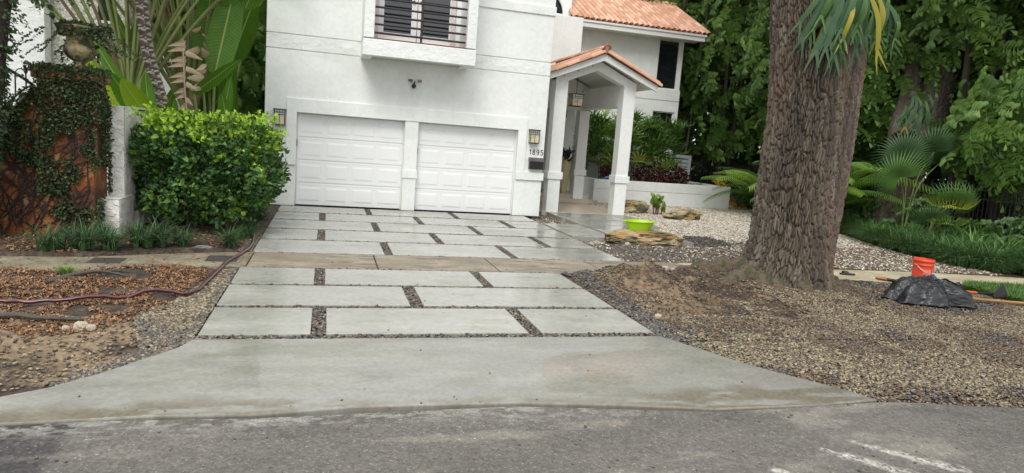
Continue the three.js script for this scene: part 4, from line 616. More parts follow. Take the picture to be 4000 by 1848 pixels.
function paddlePlant(label, x, z, leaves, cat = 'plant') { // [dx, y, dz, rx, ry, rz, L, W, mat, bend]
  const t = thing('banana_plant', label, cat, [x, 0, z]);
  for (const [dx, y, dz, rx, ry, rz, L, W, m, bend, tear] of leaves) { const l = lpart(t, 'leaf', paddleGeo(L, W, bend, tear || 0), m, [dx, y, dz], null); l.rotation.order = 'ZYX'; l.rotation.set(rx, ry, rz); lpart(t, 'leaf_stalk', new GB().tube(curve([[dx * 0.15, 0, dz * 0.3], [dx * 0.55, y * 0.6, dz * 0.7], [dx, y, dz]], 6), 0.026, 6).geo(), M.petiole); }
  return t;
}
paddlePlant('yellow green broad leaves fanning above the boundary wall', -3.5, -14.2, [[-0.05, 1.9, 0.1, 0.15, 0.3, 0.72, 1.35, 0.23, M.paddleYoung, 0.2], [0.12, 1.95, 0.15, 0.3, -0.2, 0.42, 0.95, 0.17, M.paddle, 0.1], [0.3, 1.9, 0.2, 0.45, 0.2, 0.6, 1.1, 0.2, M.paddleYoung, 0.5], [-0.1, 1.75, 0.1, 0.3, 0, 1.2, 0.7, 0.14, M.paddleYoung, 0.3], [0.25, 1.9, 0, 0.05, 0.5, 0.12, 0.9, 0.14, M.paddle, 0.1], [0.55, 1.85, 0, 0.2, 0.1, -0.3, 0.6, 0.13, M.paddle, 0.3], [0.05, 2.0, -0.1, 0.1, 0.3, 0.55, 1.6, 0.12, M.paddle, 0.1]]);
paddlePlant('tall broad green leaf rising against the dark palms', -2.35, -15.4, [[0.05, 2.95, 0, -0.05, 0.25, -0.2, 2.2, 0.31, M.paddle, 0.06], [-0.25, 3.2, -0.2, -0.05, -0.1, -0.12, 2.0, 0.24, M.paddleDark, 0.05], [-0.3, 2.5, 0.25, 0.2, 0.6, -0.72, 1.25, 0.14, M.paddle, 0.1], [0.2, 1.85, 0, 0.1, 0.4, -0.1, 1.1, 0.13, M.paddleDark, 0.1], [0.3, 2.0, 0.1, 0.1, -0.2, 0.1, 0.6, 0.12, M.paddleDark, 0.2]]);
paddlePlant('drooping broad leaves beside the house corner', -2.45, -17.6, [[0.05, 2.3, 0, 0.05, 0.2, -0.05, 1.6, 0.22, M.paddleDark, 0.1], [0.2, 3.4, 0, 0.4, 0.3, -0.2, 1.9, 0.3, M.paddleDark, 0.3], [0.25, 4.0, 0, 0.0, 0.2, -0.12, 1.8, 0.3, M.paddle, 0.1], [0.3, 2.0, 0.3, 0.2, -0.3, -0.1, 0.9, 0.13, M.paddle, 0.2], [-0.3, 2.0, 0.2, 0.2, 0.3, 0.1, 0.9, 0.12, M.paddleDark, 0.2]]);
for (const [x, z, l] of [[-3.0, -16.6, 'narrow upright green leaves filling in behind the stalks'], [-2.5, -16.4, 'narrow green leaves behind the dead leaf'], [-3.9, -16.3, 'narrow green leaves near the urn']]) paddlePlant(l, x, z, Array.from({ length: 9 }, (_, k) => [rr(-0.4, 0.4), rr(1.5, 3.2), rr(-0.2, 0.2), rr(-0.1, 0.3), rr(-0.6, 0.6), rr(-0.35, 0.35), rr(1.1, 1.9), rr(0.09, 0.16), k % 2 ? M.paddle : M.paddleDark, rr(0.05, 0.4)]));
{ // dead leaf: zig-zag torn blade hanging on its rib
  const t = thing('dead_palm_leaf', 'pale dry torn leaf standing among the green stalks', 'dead leaf', [-2.74, 2.0, -14.75]);
  lpart(t, 'midrib', new GB().tube(curve([[0.04, 0, 0], [0.0, 0.5, 0.02], [-0.03, 1.1, 0.02], [-0.05, 1.52, 0]], 8), 0.014, 6).geo(), M.deadLeaf);
  for (let k = 0; k < 13; k++) { const y = 0.25 + k * 0.1, L = 0.12 + 0.2 * Math.min(1, k / 7), s = k % 3 === 1 ? 1 : -1; lpart(t, 'torn_strip', new GB().ribbon([V(0, y, 0), V(s * L * 0.4, y - 0.03, 0.04), V(s * L, y - 0.1, 0.02)], [0.055, 0.05, 0.005], V(0.2, 0.95, 0.2).normalize(), 0.3).geo(), M.deadLeaf); }
  const t2 = thing('dead_palm_leaf', 'crumpled brown leaf hanging by the tall broad leaf', 'dead leaf', [-2.5, 2.4, -15.2]); for (let k = 0; k < 9; k++) lpart(t2, 'torn_strip', paddleGeo(rr(0.3, 0.5), 0.08, 0.8), M.deadLeaf, [rr(-0.1, 0.08), 0.3 + k * 0.14, rr(-0.05, 0.05)], [rr(1.8, 2.8), rr(0, 6), rr(-0.4, 0.4)]);
}
{ // ringed palm trunk leaning over the wall
  const t = thing('leaning_palm', 'slender ringed grey palm trunk leaning left over the boundary wall', 'palm', [-2.95, 0, -14.5]);
  const P = curve([[-2.86, -0.05, -14.5], [-3.02, 1.6, -14.5], [-3.12, 2.3, -14.5], [-3.33, 3.1, -14.5], [-3.45, 4.1, -14.5], [-3.5, 5.4, -14.5], [-3.5, 6.6, -14.5]], 150);
  part(t, 'trunk', new GB().tube(P, P.map((_, k) => 0.115 + (k % 3 === 0 ? 0.012 : 0) - 0.0001 * k), 18).geo(), std({ map: tex(256, 512, (u, v) => { const n = fbm(u * 6, v * 30, 4, 6), b = fbm(u * 3, v * 5, 3, 3); let c = mixc([74, 66, 58], [168, 158, 146], sst(0.4, 0.62, n)); c = mixc(c, [44, 40, 36], 0.75 * sst(0.52, 0.7, b)); return c; }), roughness: 0.95, bumpMap: roughBump, bumpScale: 0.01 }));
  const fg = frondGeo(2.4, 40, 0.5, 0.02, 0.9); for (let k = 0; k < 12; k++) { const m = lpart(t, 'frond', fg, leafMat({ color: lin(0.05, 0.1, 0.03) }), [-0.55, 6.5, 0]); m.rotation.order = 'YXZ'; m.rotation.set(rr(0.3, 1.2), k * 0.52, 0); }
}
console.log('left');
// ---------------------------------------------------------------- hedge beside the driveway
{
  const t = thing('hedge', 'clipped glossy hedge with yellow green new shoots beside the garage', 'hedge', [-2.06, 0, -13.9]);
  const lg = leafGeo(1, 0.27, 0.22, 0.2, 5), ms = [], cs = []; const hx = 1.03, hy = 0.92, hz = 1.75, cy = 1.1;
  const top = (x, z) => 0.1 * (fbm(x * 2 + 4, z * 2, 3) - 0.5);
  for (let k = 0; k < 14500; k++) {
    // random point in a rounded box, mostly near its skin
    const a = V(rr(-1, 1), rr(-1, 1), rr(-1, 1)), m = Math.pow(Math.abs(a.x) ** 3.4 + Math.abs(a.y) ** 3.4 + Math.abs(a.z) ** 3.4, 1 / 3.4), depth = k < 9500 ? 1 - 0.16 * rnd() * rnd() : rr(0.4, 0.9), s = depth / m;
    let p = V(a.x * s, a.y * s, a.z * s); const w = 1 + 0.62 * (fbm3(p.x * 2.2 + 3, p.y * 2.4 + 5, p.z * 3.2, 3) - 0.5) * 2;
    const n = V(Math.sign(p.x) * Math.abs(p.x) ** 4 / hx, Math.sign(p.y) * Math.abs(p.y) ** 4 / hy, Math.sign(p.z) * Math.abs(p.z) ** 4 / hz).normalize();
    const x = p.x * hx * w, y = cy + p.y * hy * lerp(1, w, 0.4) + top(p.x * hx, p.z * hz), z = p.z * hz * w;
    if (y < 0.7 && fbm3(x * 3, y * 3, z * 3, 3) < 0.3 + 0.22 * sst(0.6, 0.15, y) + 0.12 * sst(-0.2, -1, x)) continue; if (fbm3(x * 2.2 + 11, y * 2.6, z * 2.2, 2) < 0.3 && rnd() < 0.7) continue;
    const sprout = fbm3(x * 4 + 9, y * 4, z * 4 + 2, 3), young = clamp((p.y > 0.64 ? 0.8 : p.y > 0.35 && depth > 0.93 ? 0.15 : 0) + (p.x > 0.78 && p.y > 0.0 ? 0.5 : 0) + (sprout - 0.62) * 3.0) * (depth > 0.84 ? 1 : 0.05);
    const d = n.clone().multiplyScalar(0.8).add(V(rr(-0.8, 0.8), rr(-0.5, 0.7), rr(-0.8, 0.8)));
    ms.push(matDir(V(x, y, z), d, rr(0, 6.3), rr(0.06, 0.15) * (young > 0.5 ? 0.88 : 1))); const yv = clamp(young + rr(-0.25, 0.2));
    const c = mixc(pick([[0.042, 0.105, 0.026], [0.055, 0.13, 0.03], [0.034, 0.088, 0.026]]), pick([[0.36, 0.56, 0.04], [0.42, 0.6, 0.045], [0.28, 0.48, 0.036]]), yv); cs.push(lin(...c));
  }
  for (let b = 0; b < 170; b++) { const a3 = rr(0, 6.3), ey = rr(-0.5, 0.75), sd = V(Math.cos(a3) * hx * 1.02, cy + ey * hy, Math.sin(a3) * hz * 1.0), L3 = rr(0.1, 0.3), d3 = V(Math.cos(a3), rr(-0.1, 0.9), Math.sin(a3)), yg = ey > 0.2 && rnd() < 0.7; for (let q = 0; q < 9; q++) { ms.push(matDir(sd.clone().add(d3.clone().multiplyScalar(L3 * q / 8)), V(rr(-1, 1), rr(-0.4, 0.8), rr(-1, 1)), rr(0, 6), rr(0.07, 0.13))); cs.push(lin(...(yg ? pick([[0.3, 0.48, 0.04], [0.22, 0.38, 0.035]]) : pick([[0.042, 0.108, 0.028], [0.06, 0.14, 0.03]])))); } }
  for (let b = 0; b < 80; b++) { const px = rr(-1, 1), pz = rr(-1, 1); const base = V(px * hx, cy + hy * 0.95, pz * hz), dir = V(px * 0.3 + rr(-0.3, 0.3), 1, pz * 0.3 + rr(-0.3, 0.3)); const L = rr(0.08, 0.2); for (let q = 0; q < 7; q++) { const pp = base.clone().add(dir.clone().multiplyScalar(L * q / 6)); ms.push(matDir(pp, V(rr(-1, 1), rr(0.1, 0.8), rr(-1, 1)), rr(0, 6), rr(0.06, 0.1))); cs.push(lin(...pick([[0.3, 0.48, 0.04], [0.36, 0.54, 0.045]]))); } }
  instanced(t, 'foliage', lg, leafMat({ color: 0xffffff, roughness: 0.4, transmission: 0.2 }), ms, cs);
  for (let k = 0; k < 22; k++) { const x = rr(-0.75, 0.75), z = rr(-0.9, 1.5), g = new GB(); const tip = V(x * 1.35 + rr(-0.2, 0.2), rr(0.9, 1.5), z + rr(-0.3, 0.3)); g.tube(curve([V(x, -0.02, z), V(x * 1.05 + rr(-0.08, 0.08), 0.4, z + rr(-0.08, 0.08)), tip], 6), [0.022, 0.021, 0.019, 0.017, 0.014, 0.011, 0.007], 6).tube(curve([V(x * 1.05, 0.35, z), V(x * 1.2 + rr(-0.2, 0.2), 0.7, z + rr(-0.2, 0.2)), tip.clone().add(V(rr(-0.4, 0.4), 0.1, rr(-0.4, 0.4)))], 5), 0.009, 5); lpart(t, 'stem', g.geo(), std({ color: lin(0.045, 0.035, 0.028), roughness: 0.9 })); }
}
// ---------------------------------------------------------------- liriope
function tuftGeo(n, h, spread) { const g = new GB(); for (let k = 0; k < n; k++) { const a = rr(0, 6.3), r0 = rr(0, 0.06), L = h * rr(0.65, 1.15), o = spread * rr(0.4, 1.2), dir = V(Math.cos(a), 0, Math.sin(a)), P = [], W = []; for (let q = 0; q <= 5; q++) { const v = q / 5; P.push(V(dir.x * (r0 + o * v * v), L * (v - 0.62 * v * v * (o / spread)), dir.z * (r0 + o * v * v))); W.push(0.0075 * (1 - v * 0.85)); } g.ribbon(P, W, V(-dir.z, 0, dir.x), 0.3); } return g.geo(); }
const tufts = [0, 1, 2].map(() => tuftGeo(46, 0.42, 0.34)), tuftMats = [[0.06, 0.13, 0.045], [0.085, 0.165, 0.05], [0.05, 0.105, 0.045]].map(c => leafMat({ color: lin(...c), roughness: 0.5, transmission: 0.25 }));
const clumpSpots = [[-3.6, -10.5, 0.95, 'beside the fallen leaves at the orange wall'], [-3.3, -10.62, 1.0, 'in front of the wall pier'], [-3.0, -10.72, 0.9, 'before the white step block'], [-2.72, -10.95, 0.95, 'between step block and hedge stems'], [-2.42, -11.0, 1.0, 'under the left end of the hedge'], [-2.12, -11.1, 0.8, 'next to the loose paving block'], [-1.45, -11.35, 0.9, 'where the hose leaves the bed'], [-1.35, -12.3, 0.8, 'under the middle of the hedge edge'], [-1.3, -13.4, 0.75, 'under the hedge halfway along the driveway'], [-1.3, -14.9, 0.75, 'at the garage end of the hedge'], [-3.3, -11.45, 0.85, 'leaning on the white step block']];
for (const [x, z, s, where] of clumpSpots) { const t = thing('liriope_clump', 'dark green grassy clump ' + where, 'grass clump', [x, H(x, z) + 0.0, z], 'grassy clumps along the left bed'); for (let k = 0; k < 3; k++) lpart(t, 'blades', tufts[k], tuftMats[(k + Math.round(s * 10)) % 3], [rr(-0.12, 0.12), 0, rr(-0.1, 0.1)], [0, rr(0, 6), 0], s * rr(1.15, 1.5)); }
{
  const edge = [[15.5, -17.4], [14.9, -16], [14.2, -14.5], [13.85, -13.3], [13.9, -12.6], [13.75, -11.8], [13.8, -11.2], [14.5, -10.7]]; const ms = [[], [], []];
  const ex = z => { for (let k = 0; k + 1 < edge.length; k++) if (z >= edge[k][1] && z <= edge[k + 1][1]) return lerp(edge[k][0], edge[k + 1][0], (z - edge[k][1]) / (edge[k + 1][1] - edge[k][1])); return z < -17.4 ? 15.5 + (-17.4 - z) * 0.35 : 14.5 + (z + 10.7) * 0.9; };
  for (let k = 0; k < 1700; k++) { const z = rr(-23.5, -9.2), x = ex(z) + 0.1 + 3.4 * rnd() * (0.4 + 0.6 * rnd()); if (paved(x, z)) continue; ms[k % 3].push(mat4(x, -0.02, z, rr(-0.15, 0.15), rr(0, 6.3), rr(-0.15, 0.15), rr(1.3, 2.1))); }
  ms.forEach((m, k) => instanced(scene, 'liriope_border', tufts[k], [leafMat({ color: lin(0.1, 0.2, 0.06), roughness: 0.5 }), leafMat({ color: lin(0.08, 0.165, 0.05), roughness: 0.5 }), leafMat({ color: lin(0.13, 0.24, 0.065), roughness: 0.5 })][k], m, null, 'stuff', 'dense grassy border along the black fence'));
}
{ // lawn patch
  const g = new GB(); for (let k = 0; k < 14; k++) { const a = rr(0, 6.3), L = rr(0.06, 0.13), d = V(Math.cos(a), 0, Math.sin(a)); g.ribbon([V(d.x * 0.02, 0, d.z * 0.02), V(d.x * 0.04, L * 0.6, d.z * 0.04), V(d.x * 0.09, L, d.z * 0.09)], [0.006, 0.005, 0.001], V(-d.z, 0, d.x), 0.2); }
  const ms = [], cs = [], reg = [[11.2, -8.1], [11.1, -9.1], [11.65, -9.5], [12.8, -9.3], [14.2, -8.95], [16, -8.5], [16, -6.9], [13, -7.6]], gg = g.geo(); for (let k = 0; k < 9000; k++) { const x = rr(11, 16), z = rr(-9.6, -6.9); if (!inPoly(x, z, reg) || paved(x, z)) continue; ms.push(mat4(x, H(x, z) - 0.005, z, 0, rr(0, 6.3), 0, rr(0.7, 1.3))); const v = rr(0.75, 1.25); cs.push(lin(0.11 * v, 0.22 * v, 0.045 * v)); }
  instanced(scene, 'lawn', gg, leafMat({ color: 0xffffff }), ms, cs, 'stuff', 'bright green lawn patch beside the path');
  for (const [x, z, l] of [[-3.0, -9.0, 'bright green grass tuft in the fallen leaves'], [-3.05, -9.3, 'thin grass tuft at the sidewalk edge']]) { const t = thing('grass_tuft', l, 'grass', [x, H(x, z), z]); for (let k = 0; k < 5; k++) lpart(t, 'blades', gg, leafMat({ color: lin(0.15, 0.26, 0.05) }), [rr(-0.07, 0.07), 0, rr(-0.05, 0.05)], [0, k, 0], 1.1); }
}
// ---------------------------------------------------------------- the big oak
{
  const t = thing('oak_tree', 'massive oak with deeply furrowed bark beside the sidewalk', 'tree', [7.6, 0, -9.55]);
  part(t, 'trunk', barkTrunk([V(7.56, -0.15, -9.5), V(7.64, 0.44, -9.53), V(7.68, 1.1, -9.6), V(7.72, 1.75, -9.68), V(7.78, 2.4, -9.75), V(7.82, 3.15, -9.84), V(7.84, 3.9, -9.95), V(7.85, 4.8, -10.1), V(8.05, 6.2, -10.25)], [0.68, 0.62, 0.59, 0.57, 0.565, 0.575, 0.59, 0.6, 0.52], { nt: 560, cell: 0.039, tall: 6, deep: 0.058, flare: 0.36, sy: 0.014, red: 0.3, c0: [0.05, 0.038, 0.028], c1: [0.165, 0.13, 0.094] }), M.bark);
  part(t, 'second_stem', barkTrunk([V(8.6, -0.1, -9.95), V(8.68, 0.4, -9.98), V(8.8, 1.3, -10.05), V(8.88, 2.24, -10.12), V(8.98, 3.2, -10.25), V(9.05, 4.1, -10.35), V(9.1, 5.2, -10.5), V(9.6, 6.6, -10.6)], [0.26, 0.22, 0.23, 0.24, 0.25, 0.24, 0.25, 0.22], { nt: 140, cell: 0.035, tall: 5, deep: 0.03, c0: [0.06, 0.046, 0.036], c1: [0.2, 0.155, 0.12], red: 0.6 }), M.bark);
  const rootM = std({ map: tex(128, 256, (u, v) => { const a = fbm(u * 6, v * 10, 4); return mixc([88, 76, 62], [62, 66, 40], sst(0.45, 0.7, a)); }), roughness: 0.95, bumpMap: roughBump, bumpScale: 0.03 });
  const root = (P, R) => { const C = curve(P, 16); part(t, 'root', new GB().tube(C, C.map((_, k) => lerp(R[0], R[1], k / 16) * (1 + 0.18 * Math.sin(k * 1.7))), 12).geo(), rootM); };
  root([[7.1, 0.12, -9.75], [6.7, 0.08, -9.9], [6.3, 0.05, -9.95], [5.85, 0.0, -9.85], [5.4, -0.12, -9.7]], [0.26, 0.1]); root([[6.9, 0.08, -9.45], [6.5, 0.02, -9.3], [6.1, -0.02, -9.05], [5.7, -0.12, -8.9]], [0.2, 0.08]); root([[7.0, 0.05, -9.2], [6.75, -0.02, -8.95], [6.55, -0.12, -8.75]], [0.2, 0.1]); root([[8.1, 0.05, -9.25], [8.4, -0.02, -9.0], [8.75, -0.12, -8.8]], [0.2, 0.07]); root([[7.5, 0.05, -8.95], [7.4, -0.02, -8.7], [7.3, -0.12, -8.45]], [0.18, 0.07]); root([[7.95, 0.04, -9.05], [8.05, -0.03, -8.75], [8.1, -0.13, -8.5]], [0.17, 0.07]); root([[7.15, 0.06, -9.1], [6.95, -0.02, -8.8], [6.85, -0.12, -8.55]], [0.17, 0.07]);
  // limbs and crown high above; last two limbs added, unseen, to shade the apron
  const limbs = [[8.0, 5.6, -10.2, 3.5, 9.2, -8.0], [8.0, 5.8, -10.2, 5.0, 9.5, -13.5], [8.1, 5.9, -10.2, 11.5, 9.8, -8.5], [9.5, 6.2, -10.6, 12.5, 9.5, -13.0], [8.0, 5.9, -10.2, 8.5, 11.0, -7.5], [7.9, 5.7, -10.1, 2.2, 9.6, -5.2], [8.0, 5.8, -10.1, 6.3, 10.2, -4.2]]; const ms = [], cs = [];
  for (const [x0, y0, z0, x1, y1, z1] of limbs) { const C = curve([[x0, y0, z0], [lerp(x0, x1, 0.4), lerp(y0, y1, 0.6), lerp(z0, z1, 0.4)], [x1, y1, z1]], 12); part(t, 'limb', new GB().tube(C, C.map((_, k) => lerp(0.34, 0.07, k / 12)), 9).geo(), rootM); for (let k = 0; k < 620; k++) { const a = V(rr(-1, 1), rr(-1, 1), rr(-1, 1)); if (a.length() > 1) continue; const q = C[Math.floor(rr(6, 12))]; ms.push(matDir(V(q.x + a.x * 2.1, q.y + 0.6 + a.y * 1.0, q.z + a.z * 2.1), V(rr(-1, 1), rr(-0.6, 0.8), rr(-1, 1)), rr(0, 6), rr(0.22, 0.4))); const v = rr(0.7, 1.3); cs.push(lin(0.035 * v, 0.07 * v, 0.022 * v)); } }
  instanced(t, 'crown', leafGeo(1, 0.3, 0.2, 0.2, 4), leafMat({ color: 0xffffff }), ms, cs);
}
// staghorn ferns
function strapGeo(L, w, fork, curl) { const g = new GB(), P = [], W = []; for (let k = 0; k <= 8; k++) { const v = k / 8; P.push(V(0.05 * Math.sin(v * 4), -L * v * (1 - 0.1 * v), curl * Math.sin(v * 2.6))); W.push(w * (0.35 + 0.75 * Math.sin(Math.PI * (0.12 + 0.6 * v)))); } g.ribbon(P, W, V(1, 0, 0), 0.12); const e = P[8]; for (const s of fork ? [-1, 1] : [0]) g.ribbon([e, e.clone().add(V(s * 0.05, -L * 0.14, 0)), e.clone().add(V(s * (fork ? 0.1 : 0.03), -L * 0.34, 0.02))], [w * 0.62, w * 0.42, 0.004], V(1, 0, 0), 0.1); return g.geo(); }
function staghorn(label, at, n, L, wide, face) {
  const t = thing('staghorn_fern', label, 'fern', at); const gs = [strapGeo(L, 0.042, true, 0.16), strapGeo(L * 0.8, 0.036, true, 0.2), strapGeo(L * 1.1, 0.044, true, 0.1)], mg = [leafMat({ color: lin(0.05, 0.12, 0.04), roughness: 0.6 }), leafMat({ color: lin(0.08, 0.17, 0.04), roughness: 0.6 }), leafMat({ color: lin(0.05, 0.11, 0.05), roughness: 0.65 })], my = leafMat({ color: lin(0.34, 0.3, 0.03), roughness: 0.55 });
  for (let k = 0; k < n; k++) { const u = n > 1 ? k / (n - 1) * 2 - 1 : 0, jx = u * wide + rr(-0.06, 0.06); const m = lpart(t, 'frond', gs[k % 3], k % 13 === 6 ? my : mg[k % 3], [jx * Math.cos(face), rr(-0.1, 0.35), jx * -Math.sin(face) + rr(-0.03, 0.12)], null, rr(0.75, 1.1)); m.rotation.order = 'ZYX'; m.rotation.set(rr(-0.25, 0.0), face + rr(-0.4, 0.4), u * 0.22 + rr(-0.2, 0.2)); }
  lpart(t, 'shield', (() => { const g = new THREE.SphereGeometry(0.5, 20, 12); g.scale(wide * 1.0, 0.28, 0.2); return g; })(), std({ color: lin(0.05, 0.055, 0.03), roughness: 1 }), [0, 0.3, -0.12]); return t;
}
staghorn('large staghorn fern with long straps hanging over the oak trunk', [7.8, 4.74, -9.3], 34, 1.05, 0.3, -0.45);
staghorn('smaller staghorn fern hanging right of the oak trunk', [9.05, 4.75, -10.0], 14, 0.75, 0.25, -0.45);
staghorn('pale staghorn fern on the forked trunk near the fan palms', [16.0, 3.85, -15.5], 16, 0.75, 0.25, -0.6);
// ---------------------------------------------------------------- right hand wood
{
  const t = thing('forked_tree', 'rough leaning forked tree trunk behind the fan palms', 'tree', [16.42, 0, -16.08]);
  part(t, 'trunk', barkTrunk([V(16.3, -0.1, -16.05), V(16.42, 0.39, -16.08), V(16.58, 1.39, -16.18), V(16.86, 2.56, -16.26), V(17.42, 3.74, -16.28), V(17.76, 4.92, -16.36), V(18.23, 6.1, -16.4), V(18.63, 7.3, -16.45)], [0.62, 0.56, 0.5, 0.47, 0.38, 0.39, 0.37, 0.35], { nt: 150, cell: 0.075, tall: 3.4, deep: 0.04, c0: [0.07, 0.053, 0.043], c1: [0.17, 0.132, 0.108] }), M.bark);
  part(t, 'limb', barkTrunk([V(16.8, 2.3, -16.3), V(16.75, 3.1, -16.6), V(17.2, 4.6, -16.9), V(17.3, 6.2, -17.2)], [0.42, 0.3, 0.27, 0.22], { nt: 70, cell: 0.06, deep: 0.025, c0: [0.09, 0.068, 0.056], c1: [0.18, 0.14, 0.12] }), M.bark);
  part(t, 'stub', barkTrunk([V(16.6, 2.0, -16.1), V(16.25, 2.75, -15.9), V(16.1, 3.1, -15.85)], [0.45, 0.36, 0.3], { nt: 70, cell: 0.06, deep: 0.025, c0: [0.05, 0.04, 0.034], c1: [0.12, 0.09, 0.08] }), M.bark);
}
// fishtail sprays: a drooping stalk with wedge leaflets
function sprayGeo(n, L, ll) { const g = new GB(); const pt = t => V(0, L * (t - 0.35 * t * t), L * (0.35 * t + 0.25 * t * t)); const P = []; for (let k = 0; k <= 5; k++) P.push(pt(k / 5)); g.tube(P, [0.009, 0.008, 0.006, 0.005, 0.004, 0.002], 4, false);
  for (let k = 0; k < n; k++) { const t = 0.12 + 0.88 * k / (n - 1), p = pt(t); for (const s of k === n - 1 ? [0] : [-1, 1]) { const len = ll * (1 - 0.35 * Math.abs(t - 0.45)) * (0.8 + 0.4 * hash(k, s + 3, n)); const d = V(s * 0.9, 0.3 + 0.2 * t - 0.3 * hash(k, s + 1, 5), 0.35 + (hash(k, s + 6, 2) - 0.5) * 0.6).normalize(); const side = V(-d.y * s * 0.3 + 0.2, d.x * s, 0.5).cross(d).normalize(); const b = p, m = p.clone().add(d.clone().multiplyScalar(len * 0.7)), e = p.clone().add(d.clone().multiplyScalar(len)); m.y -= len * 0.1; e.y -= len * 0.3; g.ribbon([b, m, e], [0.006, len * 0.22, len * 0.15], side, 0.18); } }
  return g.geo(); }
const sprays = [sprayGeo(10, 1.05, 0.22), sprayGeo(11, 1.25, 0.21), sprayGeo(9, 0.9, 0.25)]; M.fish = leafMat({ color: 0xffffff, roughness: 0.42, transmission: 0.3 });
const stemM = std({ color: lin(0.06, 0.048, 0.038), roughness: 0.95 });
function woodTree(name, label, x, z, h, rx, y0, n, bias = V(-0.6, 0, 0.8), stems = 3, group = 'trees of the wood behind the fence') {
  const t = thing(name, label, 'tree', [x, 0, z], group); const ms = [[], [], []], cs = [[], [], []];
  for (let k = 0; k < stems; k++) { const a = k * 2.1 + x, C = curve([[Math.cos(a) * 0.15, -0.1, Math.sin(a) * 0.15], [Math.cos(a) * 0.4, h * 0.4, Math.sin(a) * 0.4], [Math.cos(a) * rx * 0.4, h * 0.95, Math.sin(a) * rx * 0.4]], 8); lpart(t, 'trunk', new GB().tube(C, C.map((_, q) => lerp(0.13, 0.05, q / 8)), 8).geo(), stemM); }
  for (let k = 0; k < n; k++) {
    const a = V(rr(-1, 1), rr(-1, 1), rr(-1, 1)); const l = a.length(); if (l > 1 || l < 0.35) { k--; continue; } const cl = fbm3(a.x * 2.4 + x, a.y * 3.4, a.z * 2.4 + z, 3); if (cl < 0.43 && rnd() < 0.85) continue;
    const p = V(a.x * rx, lerp(y0, h, 0.5 + 0.5 * a.y), a.z * rx), d = V(a.x + bias.x + rr(-0.5, 0.5), rr(-0.5, 0.45), a.z + bias.z + rr(-0.5, 0.5)), i = k % 3;
    ms[i].push(matDir(p, d, rr(-0.8, 0.8), rr(0.75, 1.25))); const v = rr(0.8, 1.2), yl = rr(0, 1); cs[i].push(lin((0.09 + 0.1 * yl) * v, (0.185 + 0.14 * yl) * v, (0.042 + 0.024 * yl) * v));
  }
  ms.forEach((m, i) => instanced(t, 'crown', sprays[i], M.fish, m, cs[i]));
}
woodTree('fishtail_palm', 'bright fishtail palm clump beside the rear wing corner', 17.3, -26.8, 10.5, 1.6, 2.0, 672);
woodTree('fishtail_palm', 'tall bright fishtail palm between roof gable and oak', 17.6, -23.4, 10, 1.8, 2.2, 832);
woodTree('fishtail_palm', 'fishtail palm seen just right of the oak trunk', 16.2, -19.2, 9, 1.7, 2.7, 672);
woodTree('fishtail_palm', 'fishtail palm around the forked trunk', 18.3, -18.2, 10, 2.0, 2.8, 768);
woodTree('fishtail_palm', 'low fishtail palm spreading over the black fence', 18.0, -14.0, 5.0, 1.7, 1.9, 688);
woodTree('fishtail_palm', 'dark fishtail palm at the near end of the black fence', 18.6, -11.6, 8, 2.0, 1.0, 720);
woodTree('fishtail_palm', 'high fishtail palm crown above the fan palms', 17.6, -15.2, 11, 2.2, 5.3, 688);
woodTree('fishtail_palm', 'shaded fishtail palm behind the forked trunk', 20.5, -16.5, 10, 2.2, 1.0, 768);
woodTree('fishtail_palm', 'fishtail palm glimpsed between oak and forked trunk', 19.5, -21, 9, 2.2, 0.6, 700);
woodTree('broadleaf_tree', 'green tree rising behind the tiled gable', 14.5, -31.5, 13, 2.8, 5, 672, V(-0.2, 0, 1), 2);
woodTree('broadleaf_tree', 'leafy tree top behind the roof ridge', 11, -33, 14, 3.2, 6, 608, V(0, 0, 1), 2);
woodTree('broadleaf_tree', 'dark tree filling the gap behind the louvre gate', 18.5, -30, 12, 3, 0.5, 832, V(-0.4, 0, 1), 3);
woodTree('broadleaf_tree', 'dark tree behind the travellers palms', -3.6, -21.5, 8, 2.0, 0.6, 768, V(0.3, 0, 1), 3);
woodTree('broadleaf_tree', 'dark tree between the houses', -2.2, -24, 9, 2.0, 0.3, 672, V(0.1, 0, 1), 3);
